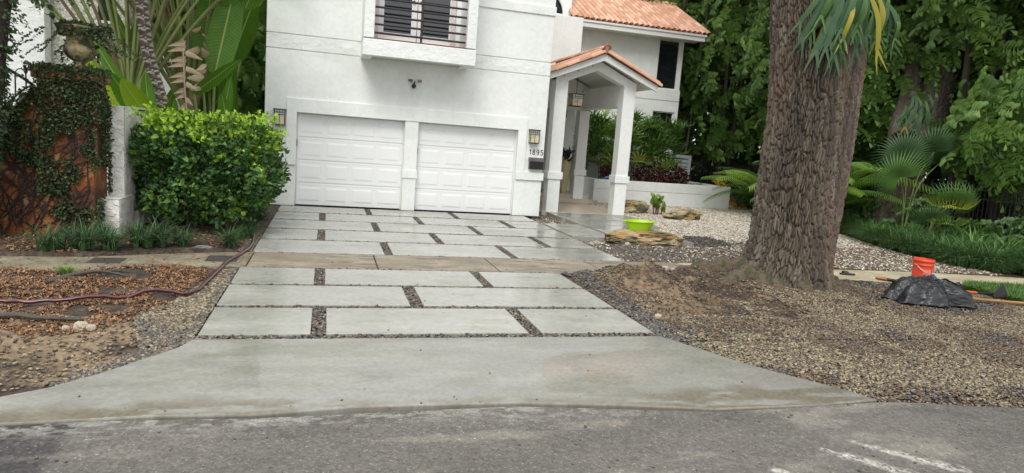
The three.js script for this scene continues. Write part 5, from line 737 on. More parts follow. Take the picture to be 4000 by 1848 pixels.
{ // deep wood: too dense to count
  const ms = [], cs = [], lg = leafGeo(1, 0.3, 0.2, 0.2, 3);
  const add = (x, y, z) => { ms.push(matDir(V(x, y, z), V(rr(-1, 1), rr(-0.8, 0.6), rr(-1, 1)), rr(0, 6.3), rr(0.35, 0.75))); const v = rr(0.8, 1.2); cs.push(lin(0.06 * v, 0.12 * v, 0.034 * v)); };
  for (let k = 0; k < 15000; k++) add(rr(19.8, 24), rr(0, 12.5), rr(-33, -5)); for (let k = 0; k < 7000; k++) add(rr(13.5, 24), rr(0, 13), rr(-38, -31)); for (let k = 0; k < 3500; k++) add(rr(5, 14), rr(5, 14), rr(-40, -34)); for (let k = 0; k < 4500; k++) add(rr(-6, -1), rr(0, 10), rr(-29, -25));
  for (let k = 0; k < 14000; k++) add(rr(15.2, 26), rr(9.6, 13), rr(-34, -4));  // unseen high leaf layer, added to keep sky light out of the wood
  instanced(scene, 'woodland', lg, leafMat({ color: 0xffffff }), ms, cs, 'stuff', 'dense dark wood behind fence and houses with added unseen canopy blocking the sky');
  for (const [x, z, r, lx, lb] of [[15.2, -28.5, 0.1, 0.3, 'slim trunk above the louvre gate'], [16.2, -29, 0.08, -0.2, 'thin trunk above the short picket fence'], [15.6, -27.4, 0.06, 0.5, 'thin leaning stem behind the louvre gate'], [17.2, -27, 0.09, 0.1, 'slim trunk at the corner of the black fences'], [19.2, -20, 0.12, -0.4, 'dark trunk behind the forked tree'], [19, -24, 0.1, 0.3, 'dark slim trunk deep in the wood'], [17.4, -21.3, 0.08, 0.2, 'slim trunk behind the oak']]) { const C = curve([[x, -0.1, z], [x + lx * 0.4, 3, z], [x + lx, 7, z - 0.2], [x + lx * 1.4, 11, z]], 10); recentre(single('tree_trunk', lb, 'tree trunk', new GB().tube(C, C.map((_, q) => r * (1.2 - q * 0.06)), 9).geo(), stemM, 'slim trunks in the wood')); }
}
console.log('trees');
// ---------------------------------------------------------------- fences and gate
function picketFence(label, x0, z0, x1, z1, h, step) {
  const t = thing('picket_fence', label, 'fence', [x0, 0, z0]); const L = Math.hypot(x1 - x0, z1 - z0), n = Math.floor(L / step), dx = (x1 - x0) / L, dz = (z1 - z0) / L, yaw = Math.atan2(-dz, dx);
  const pg = new THREE.BoxGeometry(0.022, h, 0.022);
  for (let k = 0; k <= n; k++) { const d = k * step, big = k % 20 === 0; lpart(t, big ? 'post' : 'picket', big ? new THREE.BoxGeometry(0.06, h + 0.08, 0.06) : pg, M.iron, [dx * d, h / 2 + 0.03, dz * d], [0, yaw, 0]); }
  for (const y of [0.2, h - 0.32, h - 0.08]) lpart(t, 'rail', new THREE.BoxGeometry(L, 0.035, 0.034), M.iron, [dx * L / 2, y, dz * L / 2], [0, yaw, 0]);
}
picketFence('black metal picket fence behind the grassy border', 17.2, -26.9, 16.9, -8.6, 1.75, 0.125);
picketFence('short black picket fence behind the planter wall', 15.0, -27.0, 17.15, -27.0, 1.8, 0.11);
{
  const t = thing('louvre_gate', 'grey panel gate with horizontal louvre slats behind the planter', 'gate', [14.75, 0, -26.3]); const m = std({ color: lin(0.4, 0.42, 0.43), roughness: 0.6 });
  part(t, 'frame', box(14.42, 14.5, 0.2, 2.0, -26.34, -26.26), m); part(t, 'frame', box(15.28, 15.42, 0.2, 2.0, -26.34, -26.26), m); part(t, 'frame', box(14.5, 15.28, 1.86, 2.0, -26.34, -26.26), m);
  for (let k = 0; k < 9; k++) part(t, 'slat', box(14.5, 15.28, 0.3 + k * 0.172, 0.44 + k * 0.172, -26.325, -26.28, 0.006), m);
}
// ---------------------------------------------------------------- palms and shrubs on the right
function arecaPalm(label, x, z, n, L, tone, y0 = 0.2, s = 1) {
  const t = thing('areca_palm', label, 'palm', [x, 0, z]); const gs = [frondGeo(L, 38, 0.5, 0.022, 0.95, 0.4, 0.5), frondGeo(L * 0.85, 34, 0.46, 0.021, 1.25, 0.4, 0.6)]; const ms = [[0.22, 0.4, 0.05], [0.15, 0.3, 0.05], [0.3, 0.46, 0.06]].map(c => leafMat({ color: lin(c[0] * tone, c[1] * tone, c[2] * tone), roughness: 0.45, transmission: 0.4 }));
  for (let k = 0; k < n; k++) { const a = k * 2.4 + x, m = lpart(t, 'frond', gs[k % 2], ms[k % 3], [Math.cos(a) * 0.12, y0 + rr(0, 0.5), Math.sin(a) * 0.12], null, s * rr(0.8, 1.1)); m.rotation.order = 'YXZ'; m.rotation.set(rr(0.05, 0.75), -a + Math.PI / 2 + rr(-0.2, 0.2), rr(-0.15, 0.15)); }
  for (let k = 0; k < 5; k++) lpart(t, 'cane', new GB().tube([V(rr(-0.1, 0.1), -0.05, rr(-0.1, 0.1)), V(rr(-0.15, 0.15), y0 + 0.6, rr(-0.15, 0.15))], 0.035, 7).geo(), M.petiole);
}
arecaPalm('bright arching areca palm between planter wall and oak', 16.2, -21.5, 26, 2.5, 1, 0.2);
arecaPalm('areca palm fronds peeping right of the oak', 14.9, -17.4, 16, 2.2, 1, 0.5);
arecaPalm('tall feathery areca palm between oak and forked trunk', 15.6, -17.6, 20, 2.5, 1, 0.9);
arecaPalm('low areca palm in the grassy border', 16.1, -18.4, 14, 1.6, 1, 0.2);
arecaPalm('feathery palm in the gap behind the hedge', -3.1, -20.6, 14, 1.7, 1, 0.8, 0.8); arecaPalm('small feathery palm between hedge and house wall', -2.7, -17.4, 9, 1.4, 1, 0.8, 0.5);
function fanPalm(label, x, z, leaves) { // [y, dx, dz, tilt forward, yaw, roll, radius, tone]
  const t = thing('fan_palm', label, 'palm', [x, 0, z]); const fg = fanGeo(1, 38, 4.3, 0.85, 0.5);
  for (const [dx, y, dz, rx, ry, rz, R, c] of leaves) { const m = lpart(t, 'fan_leaf', fg, leafMat({ color: lin(...c), roughness: 0.45, transmission: 0.4 }), [dx, y, dz], null, R); m.rotation.order = 'YXZ'; m.rotation.set(rx, ry, rz); lpart(t, 'leaf_stalk', new GB().tube(curve([[0, 0.1, 0], [dx * 0.4, y * 0.75, dz * 0.4], [dx, y, dz]], 8), 0.013, 5).geo(), M.petiole); }
  lpart(t, 'trunk', new GB().tube([V(0, -0.1, 0), V(0, 0.3, 0)], [0.14, 0.1], 8).geo(), M.sheath);
}
const dkF = [0.06, 0.13, 0.045], miF = [0.13, 0.26, 0.06], brF = [0.26, 0.4, 0.06], yeF = [0.42, 0.46, 0.05];
fanPalm('fan palm with large dark round leaves before the forked trunk', 15.6, -14.9, [[0.35, 2.6, 0.3, 0.35, -0.5, 0.9, 0.95, dkF], [-0.75, 1.85, 0.35, 0.5, -0.5, 0.9, 0.9, miF], [-0.55, 2.4, 0.2, 0.2, -0.5, 0.6, 0.95, dkF], [0.8, 2.3, 0.1, 0.4, -0.4, -0.5, 0.8, dkF]]);
fanPalm('fan palm with yellowing leaf tips above the grassy border', 15.35, -13.9, [[0.35, 1.35, 0.2, 0.9, -0.5, 0.3, 0.8, miF], [0.2, 1.25, 0.4, 1.6, -0.5, 0.2, 0.72, yeF], [-0.4, 0.9, 0.4, 0.9, -0.3, 0.8, 0.6, [0.11, 0.2, 0.07]], [0.05, 0.8, 0.5, 1.5, -0.5, 0.1, 0.62, brF], [0.75, 1.3, 0.1, 0.6, -0.6, -0.9, 0.7, miF]]);
{ // lady palms in the planter: every finger leaf its own piece
  const fg = fanGeo(0.46, 9, 3.9, 0.55, 0.3), cm = [[0.14, 0.27, 0.05], [0.21, 0.36, 0.06], [0.09, 0.19, 0.045], [0.36, 0.4, 0.08]].map(c => leafMat({ color: lin(...c), roughness: 0.45, transmission: 0.35 }));
  for (const [x, z, n, hh, l] of [[10.5, -24.4, 100, 2.5, 'lady palm clump seen between the porch columns'], [11.7, -24.3, 120, 2.7, 'lady palm clump at the middle of the planter'], [12.9, -24.2, 105, 2.5, 'lady palm clump with yellowed lower leaves at the rear window'], [9.9, -25.2, 26, 2.9, 'slim lady palm beside the entry steps']]) {
    const t = thing('lady_palm', l, 'palm', [x, 0.7, z], 'lady palms in the planter'); for (let k = 0; k < 7; k++) lpart(t, 'cane', new GB().tube([V(rr(-0.3, 0.3), -0.05, rr(-0.25, 0.25)), V(rr(-0.4, 0.4), hh * 0.7, rr(-0.3, 0.3))], 0.014, 6).geo(), stemM);
    for (let k = 0; k < n; k++) { const a = rr(0, 6.3), r = rr(0.2, 0.75), y = 0.7 + (hh - 0.7) * Math.pow(rnd(), 0.8); const m = lpart(t, 'leaf', fg, y < 1.1 && k % 3 === 0 ? cm[3] : cm[k % 3], [Math.cos(a) * r, y, Math.sin(a) * r * 0.8], null, rr(1.0, 1.55)); m.rotation.order = 'YXZ'; m.rotation.set(rr(0.5, 1.5), Math.atan2(Math.cos(a), Math.sin(a)) + rr(-0.4, 0.4), rr(-0.4, 0.4)); }
  }
}
{
  const lg = leafGeo(1, 0.3, 0.25, 0.2, 4);
  for (const [x, z, l, w] of [[10.75, -23.95, 'dark red copperleaf shrub between the porch columns', 0.55], [12.3, -23.95, 'dark red copperleaf shrub under the lady palms', 0.75], [13.5, -24.1, 'purple copperleaf shrub beside the louvre gate', 0.6]]) { const t = thing('copperleaf_shrub', l, 'shrub', [x, 0.7, z], 'copperleaf shrubs in the planter'), ms = [], cs = []; for (let k = 0; k < 900; k++) { const a = V(rr(-1, 1), rr(-1, 1), rr(-1, 1)); if (a.length() > 1) continue; ms.push(matDir(V(a.x * w, 0.42 + a.y * 0.42, a.z * 0.38), V(a.x + rr(-0.7, 0.7), rr(-0.4, 0.8), a.z + rr(-0.2, 1)), rr(0, 6), rr(0.09, 0.15))); const c = pick([[0.1, 0.018, 0.022], [0.06, 0.018, 0.02], [0.04, 0.02, 0.016], [0.15, 0.035, 0.03], [0.07, 0.045, 0.022]]); cs.push(lin(...c)); } instanced(t, 'foliage', lg, leafMat({ color: 0xffffff, roughness: 0.4, transmission: 0.2 }), ms, cs); for (let k = 0; k < 6; k++) lpart(t, 'stem', new GB().tube([V(rr(-0.2, 0.2), -0.05, 0), V(rr(-0.4, 0.4), 0.6, rr(-0.1, 0.1))], 0.01, 5).geo(), stemM); }
}
for (const [x, y, z, l] of [[14.1, 0.7, -23.95, 'small grassy plant at the planter edge by the louvre gate'], [15.0, 0.7, -24.6, 'short grassy plant near the planter corner']]) { const t = thing('grassy_plant', l, 'plant', [x, y, z]); for (let k = 0; k < 2; k++) lpart(t, 'blades', tufts[k], leafMat({ color: lin(0.08, 0.16, 0.04) }), [rr(-0.1, 0.1), 0, 0], [0, k * 2, 0], 0.9); }
{ // understory at the foot of the fence
  const ms = [], cs = []; for (let k = 0; k < 520; k++) { const z = rr(-25, -9.2), x = rr(15.9, 17.1) + Math.max(0, -19 - z) * 0.1; ms.push(matDir(V(x, rr(0.05, 0.9), z), V(rr(-1, 0.4), rr(0.1, 1.1), rr(-0.4, 1)), rr(-0.8, 0.8), rr(0.5, 0.9))); const v = rr(0.8, 1.2); cs.push(lin(0.08 * v, 0.165 * v, 0.04 * v)); }
  instanced(scene, 'undergrowth', sprays[1], M.fish, ms, cs, 'stuff', 'leafy undergrowth at the foot of the black fence');
  const sg = (() => { const g = new GB(); for (let k = 0; k < 20; k++) { const a = k * 2.4, o = 0.15 + 0.4 * hash(k, 2, 2), L = 0.7 + 0.4 * hash(k, 3, 3), d = V(Math.cos(a), 0, Math.sin(a)), P = [], W = []; for (let q = 0; q <= 6; q++) { const v = q / 6; P.push(V(d.x * o * v * v * 1.3, L * (v - 0.35 * v * v * o * 2), d.z * o * v * v * 1.3)); W.push(0.022 * Math.sin(Math.PI * (0.15 + 0.84 * v))); } g.ribbon(P, W, V(-d.z, 0, d.x), 0.3); } return g.geo(); })(), sm = leafMat({ color: lin(0.17, 0.3, 0.07), roughness: 0.5 });
  for (const [x, z, sc, l] of [[15.0, -12.3, 1.0, 'strappy green plant beside the yellow tipped fan palm'], [15.4, -11.7, 1.1, 'tall strappy plant before the black fence'], [15.9, -12.9, 1.0, 'strappy plant between fan palm and fence'], [15.2, -10.9, 0.8, 'short strappy plant close to the pale path'], [15.8, -16.9, 0.9, 'strappy plant at the foot of the forked tree']]) { const t = thing('strappy_plant', l, 'plant', [x, 0, z], 'strappy plants in the border'); lpart(t, 'blades', sg, sm, [0, -0.02, 0], [0, x * 3, 0], sc); lpart(t, 'blades', sg, sm, [0.15, -0.02, 0.1], [0, x * 5 + 1, 0], sc * 0.8); }
}
// ---------------------------------------------------------------- rocks
function rockGeo(sx, sy, sz, sd, det = 5, flatTop = 0.6) { let g = new THREE.IcosahedronGeometry(1, 12 + det * 4); g.deleteAttribute('normal'); g.deleteAttribute('uv'); g = mergeVertices(g); const p = g.attributes.position, col = []; for (let i = 0; i < p.count; i++) { let x = p.getX(i), y = p.getY(i), z = p.getZ(i); const b = fbm3(x * 1.5 + sd, y * 1.5, z * 1.5, 3) - 0.5, f = fbm3(x * 6 + sd, y * 9, z * 6, 4) - 0.5, pit = sst(0.62, 0.72, fbm3(x * 3.2 + sd * 2, y * 4, z * 3.2 + 5, 2)); const s = 1 + 0.55 * b + 0.2 * f - 0.2 * pit; x *= s; z *= s; y *= s; if (y > flatTop) y = flatTop + (y - flatTop) * 0.25; p.setXYZ(i, x * sx, y * sy, z * sz); const a = fbm3(x * 2.2 + 7 + sd, y * 3, z * 2.2, 4), q = fbm3(x * 7 + sd, y * 7, z * 7, 3); let c = mixc([0.34, 0.2, 0.075], [0.48, 0.4, 0.25], sst(0.35, 0.65, a)); c = mixc(c, [0.055, 0.055, 0.035], 0.85 * sst(0.45, 0.62, fbm3(x * 2.5 + sd * 3, y * 2 + 3, z * 2.5, 4))); c = mixc(c, [0.13, 0.14, 0.06], 0.5 * sst(0.52, 0.66, q)); col.push(...c); } g.setAttribute('color', new THREE.Float32BufferAttribute(col, 3)); g.computeVertexNormals(); return g; }
M.rock = std({ vertexColors: true, roughness: 0.95 });
function rock(name, label, x, y, z, sx, sy, sz, sd, rot, ft, tilt = 0) { const m = single(name, label, 'rock', rockGeo(sx, sy, sz, sd, 5, ft), M.rock); m.position.set(x, y, z); m.rotation.set(0, rot, tilt); return m; }
rock('boulder', 'broad mossy limestone slab carrying the lime green tub', 7.15, 0.04, -13.75, 0.92, 0.3, 0.52, 3.1, -0.05, 0.55);
rock('boulder', 'orange brown limestone slab lying on the pale gravel', 11.0, 0.06, -18.9, 0.68, 0.24, 0.36, 8.4, 0.1, 0.7, 0.1);
rock('boulder', 'limestone boulder half hidden behind the porch column', 9.85, 0.1, -20.3, 0.66, 0.34, 0.4, 5.2, 0.2, 0.8);
for (const [x, z, s, l] of [[5.35, -9.55, 0.075, 'white stone on the soil mound'], [5.52, -9.6, 0.05, 'small pale stone beside the white stone'], [3.98, -7.15, 0.06, 'pale lump at the foot of the sandy mound'], [-2.12, -6.74, 0.075, 'round pale stone in the fallen leaves'], [-2.02, -6.7, 0.05, 'small round stone beside the pale stone'], [-2.24, -6.74, 0.04, 'tiny stone left of the pale stone'], [5.9, -13.7, 0.08, 'pinkish stone in front of the walkway slab'], [6.35, -13.05, 0.09, 'pale block of stone in front of the mossy boulder']]) { const m = single('stone', l, 'stone', rockGeo(s * 0.8, s * 0.65, s * 0.7, x * 3, 0, 2), std({ color: lin(0.4, 0.34, 0.26), roughness: 0.9 })); m.position.set(x, H(x, z) + s * 0.35, z); }
{ // little plant by the rocks
  const t = thing('broadleaf_plant', 'small bright green broadleaf plant between the boulders', 'plant', [10.6, 0, -19.9]); const lg = leafGeo(0.2, 0.32, 0.2, 0.2, 5), m = leafMat({ color: lin(0.22, 0.36, 0.05), transmission: 0.45 });
  for (let s = 0; s < 5; s++) { const bx = rr(-0.32, 0.32), h = rr(0.28, 0.55); lpart(t, 'stem', new GB().tube([V(bx * 0.7, -0.03, 0), V(bx, h, rr(-0.05, 0.05))], 0.022, 6).geo(), std({ color: lin(0.12, 0.07, 0.04), roughness: 0.8 })); for (let k = 0; k < 8; k++) lpart(t, 'leaf', lg, m, [bx, h - k * 0.03, 0], [rr(-0.9, 0.9), k * 1.3, rr(-0.8, 0.8)], rr(0.8, 1.3)); }
}
// ---------------------------------------------------------------- things lying about
{
  const t = thing('plastic_tub', 'lime green plastic tub standing on the mossy boulder', 'tub', [6.98, 0.2, -13.85]); const m = phy({ color: lin(0.42, 0.72, 0.012), roughness: 0.35, transmission: 0.12, thickness: 0, side: THREE.DoubleSide });
  const pr = [[0.001, 0], [0.22, 0], [0.235, 0.012], [0.25, 0.05], [0.253, 0.055], [0.315, 0.2], [0.325, 0.215], [0.345, 0.22], [0.345, 0.232], [0.315, 0.232], [0.245, 0.06], [0.001, 0.015]].map(p => new THREE.Vector2(...p)); const g = new THREE.LatheGeometry(pr, 40); g.scale(1.06, 1, 0.8); lpart(t, 'body', g, m); for (const s of [-1, 1]) lpart(t, 'handle', box(-0.035, 0.035, -0.012, 0.012, -0.06, 0.06, 0.008), m, [s * 0.37, 0.215, 0]);
}
{
  const t = thing('bucket', 'orange red plastic bucket behind the black plastic bag', 'bucket', [10.72, -0.01, -9.66]); const m = std({ color: lin(0.72, 0.075, 0.03), roughness: 0.4, side: THREE.DoubleSide });
  const pr = [[0.001, 0], [0.145, 0], [0.155, 0.01], [0.168, 0.33], [0.182, 0.335], [0.182, 0.35], [0.17, 0.355], [0.172, 0.4], [0.184, 0.405], [0.184, 0.425], [0.176, 0.45], [0.166, 0.45], [0.15, 0.02], [0.001, 0.015]].map(p => new THREE.Vector2(...p)); lpart(t, 'body', new THREE.LatheGeometry(pr, 36), m);
  lpart(t, 'handle', new GB().tube(curve([[-0.186, 0.35, 0], [-0.12, 0.24, 0.15], [0, 0.2, 0.19], [0.12, 0.24, 0.15], [0.186, 0.35, 0]], 16), 0.004, 6).geo(), std({ color: lin(0.6, 0.6, 0.6), metalness: 0.8, roughness: 0.4 })); lpart(t, 'label_panel', (() => { const g = new THREE.CylinderGeometry(0.1685, 0.161, 0.14, 12, 1, true, -0.4, 0.9); return g; })(), std({ color: lin(0.75, 0.2, 0.13), roughness: 0.5, side: THREE.DoubleSide }), [0, 0.2, 0], [0, -0.35, 0]);
}
{ // black plastic sheet bundled over things
  const t = thing('plastic_bag', 'crumpled black plastic sheet bundled over tools beside the oak', 'plastic bag', [9.2, 0, -8.15]);
  const N = 200, g = new GB(); const hgt = (a, r) => { const x = Math.cos(a) * r, z = Math.sin(a) * r; const ridge = 1 - Math.abs(2 * fbm(x * 2.2 + 3, z * 2.2 + 1, 3) - 1), r2 = 1 - Math.abs(2 * fbm(x * 5.5 + a, z * 5.5, 3) - 1), s3 = Math.abs(Math.sin(a * 9 + 3 * fbm(x * 3, z * 3, 2))); const dome = Math.pow(Math.max(0, 1 - Math.pow(r, 2.8)), 0.62); const w1 = worley(x * 2.1 + 4 + 0.5 * fbm(x * 3, z * 3, 2), z * 2.6 + 7), w2 = worley(x * 5 + 2 + z, z * 5 + 1); return (0.34 * dome * (1 - 0.3 * sst(0.1, 1, r * Math.max(0, -Math.cos(a)))) + 0.09 * (w1[1] - w1[0] - 0.35) * sst(1.05, 0.7, r) + 0.035 * (w2[1] - w2[0] - 0.3) + 0.08 * (ridge - 0.72)) * sst(1.06, 0.86, r) + 0.02 * s3 * r + 0.015; };
  const rim = a => 1 + 0.14 * Math.sin(a * 3 + 0.6) + 0.09 * Math.sin(a * 7 + 2) + 0.05 * Math.sin(a * 13) + 0.3 * Math.exp(-((a - 3.25) ** 2) / 0.03) * 1.0 + 0.22 * Math.exp(-((a - 0.95) ** 2) / 0.03); let prev = null;
  const R = 90; for (let j = 0; j <= R; j++) { const r = j / R * 1.04, ring = []; for (let i = 0; i <= N; i++) { const a = (i % N) / N * Math.PI * 2, q = r * rim(a); ring.push(g.v(Math.cos(a) * q * 0.62, Math.max(0.012, hgt(a, r)), Math.sin(a) * q * 0.44 + Math.cos(a) * q * 0.08, i, j)); } if (prev) for (let i = 0; i < N; i++) g.quad(prev[i], prev[i + 1], ring[i + 1], ring[i]); prev = ring; }
  const bm = phy({ color: lin(0.016, 0.016, 0.018), roughness: 0.3, side: THREE.DoubleSide, bumpMap: tex(256, 256, (u, v) => fbm(u * 12, v * 12, 4, 12), false, 0.02), bumpScale: 0.02 }); lpart(t, 'sheet', g.geo(), bm);
  const g2 = new GB(); prev = null; for (let j = 0; j <= 20; j++) { const ring = []; for (let i = 0; i <= 34; i++) { const a = -1.1 + i / 34 * 1.7, r = 0.08 + j / 20 * 0.55, q = r * rim(a < 0 ? a + 6.283 : a); ring.push(g2.v(Math.cos(a) * q * 0.62, Math.max(0.03, hgt(a < 0 ? a + 6.283 : a, r)) + 0.014 + 0.02 * (fbm(i * 0.4, j * 0.5, 2) - 0.4), Math.sin(a) * q * 0.44 + Math.cos(a) * q * 0.08)); } if (prev) for (let i = 0; i < 34; i++) g2.quad(prev[i], prev[i + 1], ring[i + 1], ring[i]); prev = ring; } lpart(t, 'blue_sheet', g2.geo(), phy({ color: lin(0.02, 0.035, 0.11), roughness: 0.3, side: THREE.DoubleSide }), [0.03, 0, 0.0]);
}
const woodM = std({ map: tex(64, 256, (u, v) => mixc([176, 140, 96], [128, 92, 58], fbm(u * 6, v * 3, 4))), roughness: 0.6 }), steelM = std({ color: lin(0.3, 0.3, 0.31), roughness: 0.4, metalness: 0.8 });
{
  const t = thing('garden_hoe', 'long pale wooden handled hoe sticking out under the black sheet', 'hoe', [10.4, 0, -8.15]); part(t, 'handle', new GB().tube(curve([[9.6, 0.09, -8.25], [10.4, 0.045, -8.08], [11.05, 0.035, -7.92]], 10), 0.026, 9).geo(), woodM); part(t, 'ferrule', new GB().tube([V(11.05, 0.035, -7.92), V(11.6, 0.03, -7.8)], [0.03, 0.02], 9).geo(), steelM);
  const t2 = thing('spade', 'orange handled spade with dark blade tip up beside the lawn', 'spade', [10.5, 0, -8.35]); part(t2, 'handle', new GB().tube([V(9.7, 0.16, -8.3), V(10.55, 0.09, -8.42)], 0.026, 8).geo(), std({ color: lin(0.5, 0.13, 0.03), roughness: 0.5 })); part(t2, 'shaft', new GB().tube([V(10.55, 0.09, -8.42), V(11.1, 0.06, -8.5)], 0.02, 8).geo(), M.iron); part(t2, 'blade', (() => { const s = new THREE.Shape([[-0.1, 0], [-0.11, 0.06], [0.02, 0.23], [0.1, 0.09], [0.09, 0]].map(p => new THREE.Vector2(...p))); const g = new THREE.ExtrudeGeometry(s, { depth: 0.012, bevelEnabled: true, bevelSize: 0.004, bevelThickness: 0.004, bevelSegments: 1 }); g.rotateY(-0.4); g.translate(11.08, 0.02, -8.42); return g; })(), std({ color: lin(0.06, 0.06, 0.062), roughness: 0.5, metalness: 0.6 }));
  const t3 = thing('shovel_handle', 'dark shovel handle with orange tip poking out left of the black sheet', 'shovel', [8.8, 0.2, -8.7]); part(t3, 'shaft', new GB().tube([V(8.86, 0.245, -8.62), V(9.3, 0.2, -8.45)], 0.028, 8).geo(), M.iron); part(t3, 'tip', new GB().tube([V(8.7, 0.255, -8.68), V(8.72, 0.257, -8.672), V(8.86, 0.246, -8.621)], [0.014, 0.029, 0.031], 8).geo(), std({ color: lin(0.32, 0.13, 0.04), roughness: 0.5 })); part(t3, 'prop', new GB().tube([V(9.25, 0.19, -8.47), V(9.25, 0.0, -8.47)], 0.02, 6).geo(), M.iron);
}
function sandal(label, x, z, yaw) { const t = thing('sandal', label, 'sandal', [x, 0.0, z], 'pair of slide sandals'); t.rotation.y = yaw; const s = new THREE.Shape(); s.moveTo(-0.14, -0.035); s.bezierCurveTo(-0.16, 0.03, -0.1, 0.045, -0.02, 0.042); s.bezierCurveTo(0.06, 0.05, 0.15, 0.05, 0.15, 0); s.bezierCurveTo(0.15, -0.05, 0.05, -0.045, -0.02, -0.035); s.bezierCurveTo(-0.08, -0.045, -0.13, -0.05, -0.14, -0.035); const g = new THREE.ExtrudeGeometry(s, { depth: 0.022, bevelEnabled: true, bevelSize: 0.004, bevelThickness: 0.004, bevelSegments: 2 }); g.rotateX(-Math.PI / 2); lpart(t, 'sole', g, std({ color: lin(0.03, 0.03, 0.032), roughness: 0.7 }), [0, 0.002, 0]); const b = new GB(); let pr = null; for (let j = 0; j <= 6; j++) { const ring = []; for (let i = 0; i <= 12; i++) { const a = Math.PI * i / 12, x = -0.085 + j * 0.016; ring.push(b.v(x, 0.012 + Math.sin(a) * (0.066 - Math.abs(j - 2) * 0.004), Math.cos(a) * 0.052)); } if (pr) for (let i = 0; i < 12; i++) b.quad(pr[i], pr[i + 1], ring[i + 1], ring[i]); pr = ring; } lpart(t, 'strap', b.geo(), std({ color: lin(0.02, 0.02, 0.022), roughness: 0.45, side: THREE.DoubleSide })); lpart(t, 'logo', new THREE.BoxGeometry(0.03, 0.004, 0.03), std({ color: lin(0.6, 0.6, 0.6), roughness: 0.5 }), [-0.045, 0.078, 0.0]); }
sandal('black slide sandal lying alone on the pale path', 9.55, -10.2, -0.25); sandal('black slide sandal half hidden behind the oak trunk', 9.08, -10.45, -0.2);
{ // hose
  const P = [[-6, 0.05, -7.45], [-3.07, 0.05, -7.54], [-2.84, 0.05, -7.51], [-2.41, 0.05, -7.57], [-1.99, 0.05, -7.77], [-1.73, 0.05, -7.95], [-1.5, 0.04, -8.02], [-1.4, 0.03, -8.25], [-1.38, 0.03, -8.68], [-1.36, 0.02, -9.12], [-1.34, 0.035, -9.7], [-1.3, 0.02, -10.1], [-1.2, 0.02, -10.7], [-1.14, 0.03, -11.3], [-1.16, 0.02, -12.0], [-1.25, 0.02, -12.6], [-1.6, 0.02, -12.9]];
  recentre(single('garden_hose', 'dark red garden hose winding from the hedge across the leaves', 'hose', new GB().tube(curve(P, 160).map(p => V(p.x, (paved(p.x, p.z) ? 0.0 : H(p.x, p.z) + 0.022) + 0.021, p.z)), 0.021, 10).geo(), phy({ color: lin(0.075, 0.016, 0.02), roughness: 0.32, clearcoat: 0.4, clearcoatRoughness: 0.3 })));
}
{ // fallen branches
  const bm = std({ color: lin(0.07, 0.06, 0.05), roughness: 0.95, bumpMap: roughBump, bumpScale: 0.01 });
  for (const [l, P, r] of [['grey fallen branch lying in the leaves near the sidewalk', [[-2.98, 0.05, -8.45], [-2.8, 0.08, -8.72], [-2.6, 0.1, -8.84], [-2.4, 0.07, -8.87], [-2.25, 0.05, -8.82]], 0.03], ['dark fallen branch in the leaves behind the sandy verge', [[-3.4, 0.04, -6.95], [-2.75, 0.06, -7.02], [-2.5, 0.07, -6.9], [-2.15, 0.05, -6.92]], 0.035], ['short stub of branch beside the grey branch', [[-2.62, 0.06, -8.98], [-2.45, 0.07, -9.05], [-2.3, 0.05, -9.07]], 0.02]]) { const C = curve(P, 20); recentre(single('fallen_branch', l, 'branch', new GB().tube(C, C.map((_, k) => r * (1.1 - k * 0.035) * (1 + 0.2 * Math.sin(k * 2.1))), 8).geo(), bm)); }
  const b = rock('paving_block', 'loose grey paving block at the bed edge', -1.78, 0.02, -10.98, 0.15, 0.06, 0.07, 2, 0.1, 2); b.material = std({ color: lin(0.16, 0.15, 0.13), roughness: 0.95 }); b.userData.category = 'block';
}
for (const [l, x0, x1, z0, z1, sk] of [['dark meter box lid in the old sidewalk under the leaves', -3.02, -2.62, -10.2, -9.84, 0], ['dark meter box lid beside the hose', -1.62, -1.2, -10.56, -10.12, 0]]) { const t = thing('meter_box', l, 'meter box', [(x0 + x1) / 2, 0, (z0 + z1) / 2]); part(t, 'rim', box(x0 - 0.05, x1 + 0.05, -0.02, 0.0, z0 - 0.05, z1 + 0.05, 0.004), M.oldConc); part(t, 'lid', box(x0, x1, -0.01, 0.006, z0, z1, 0.004), std({ color: lin(0.04, 0.034, 0.03), roughness: 0.85, bumpMap: tileBump, bumpScale: 0.01 })); part(t, 'lifting_bar', box((x0 + x1) / 2 - 0.04, (x0 + x1) / 2 + 0.04, 0.006, 0.012, z0 + 0.04, z0 + 0.06, 0.002), M.iron); void sk; }
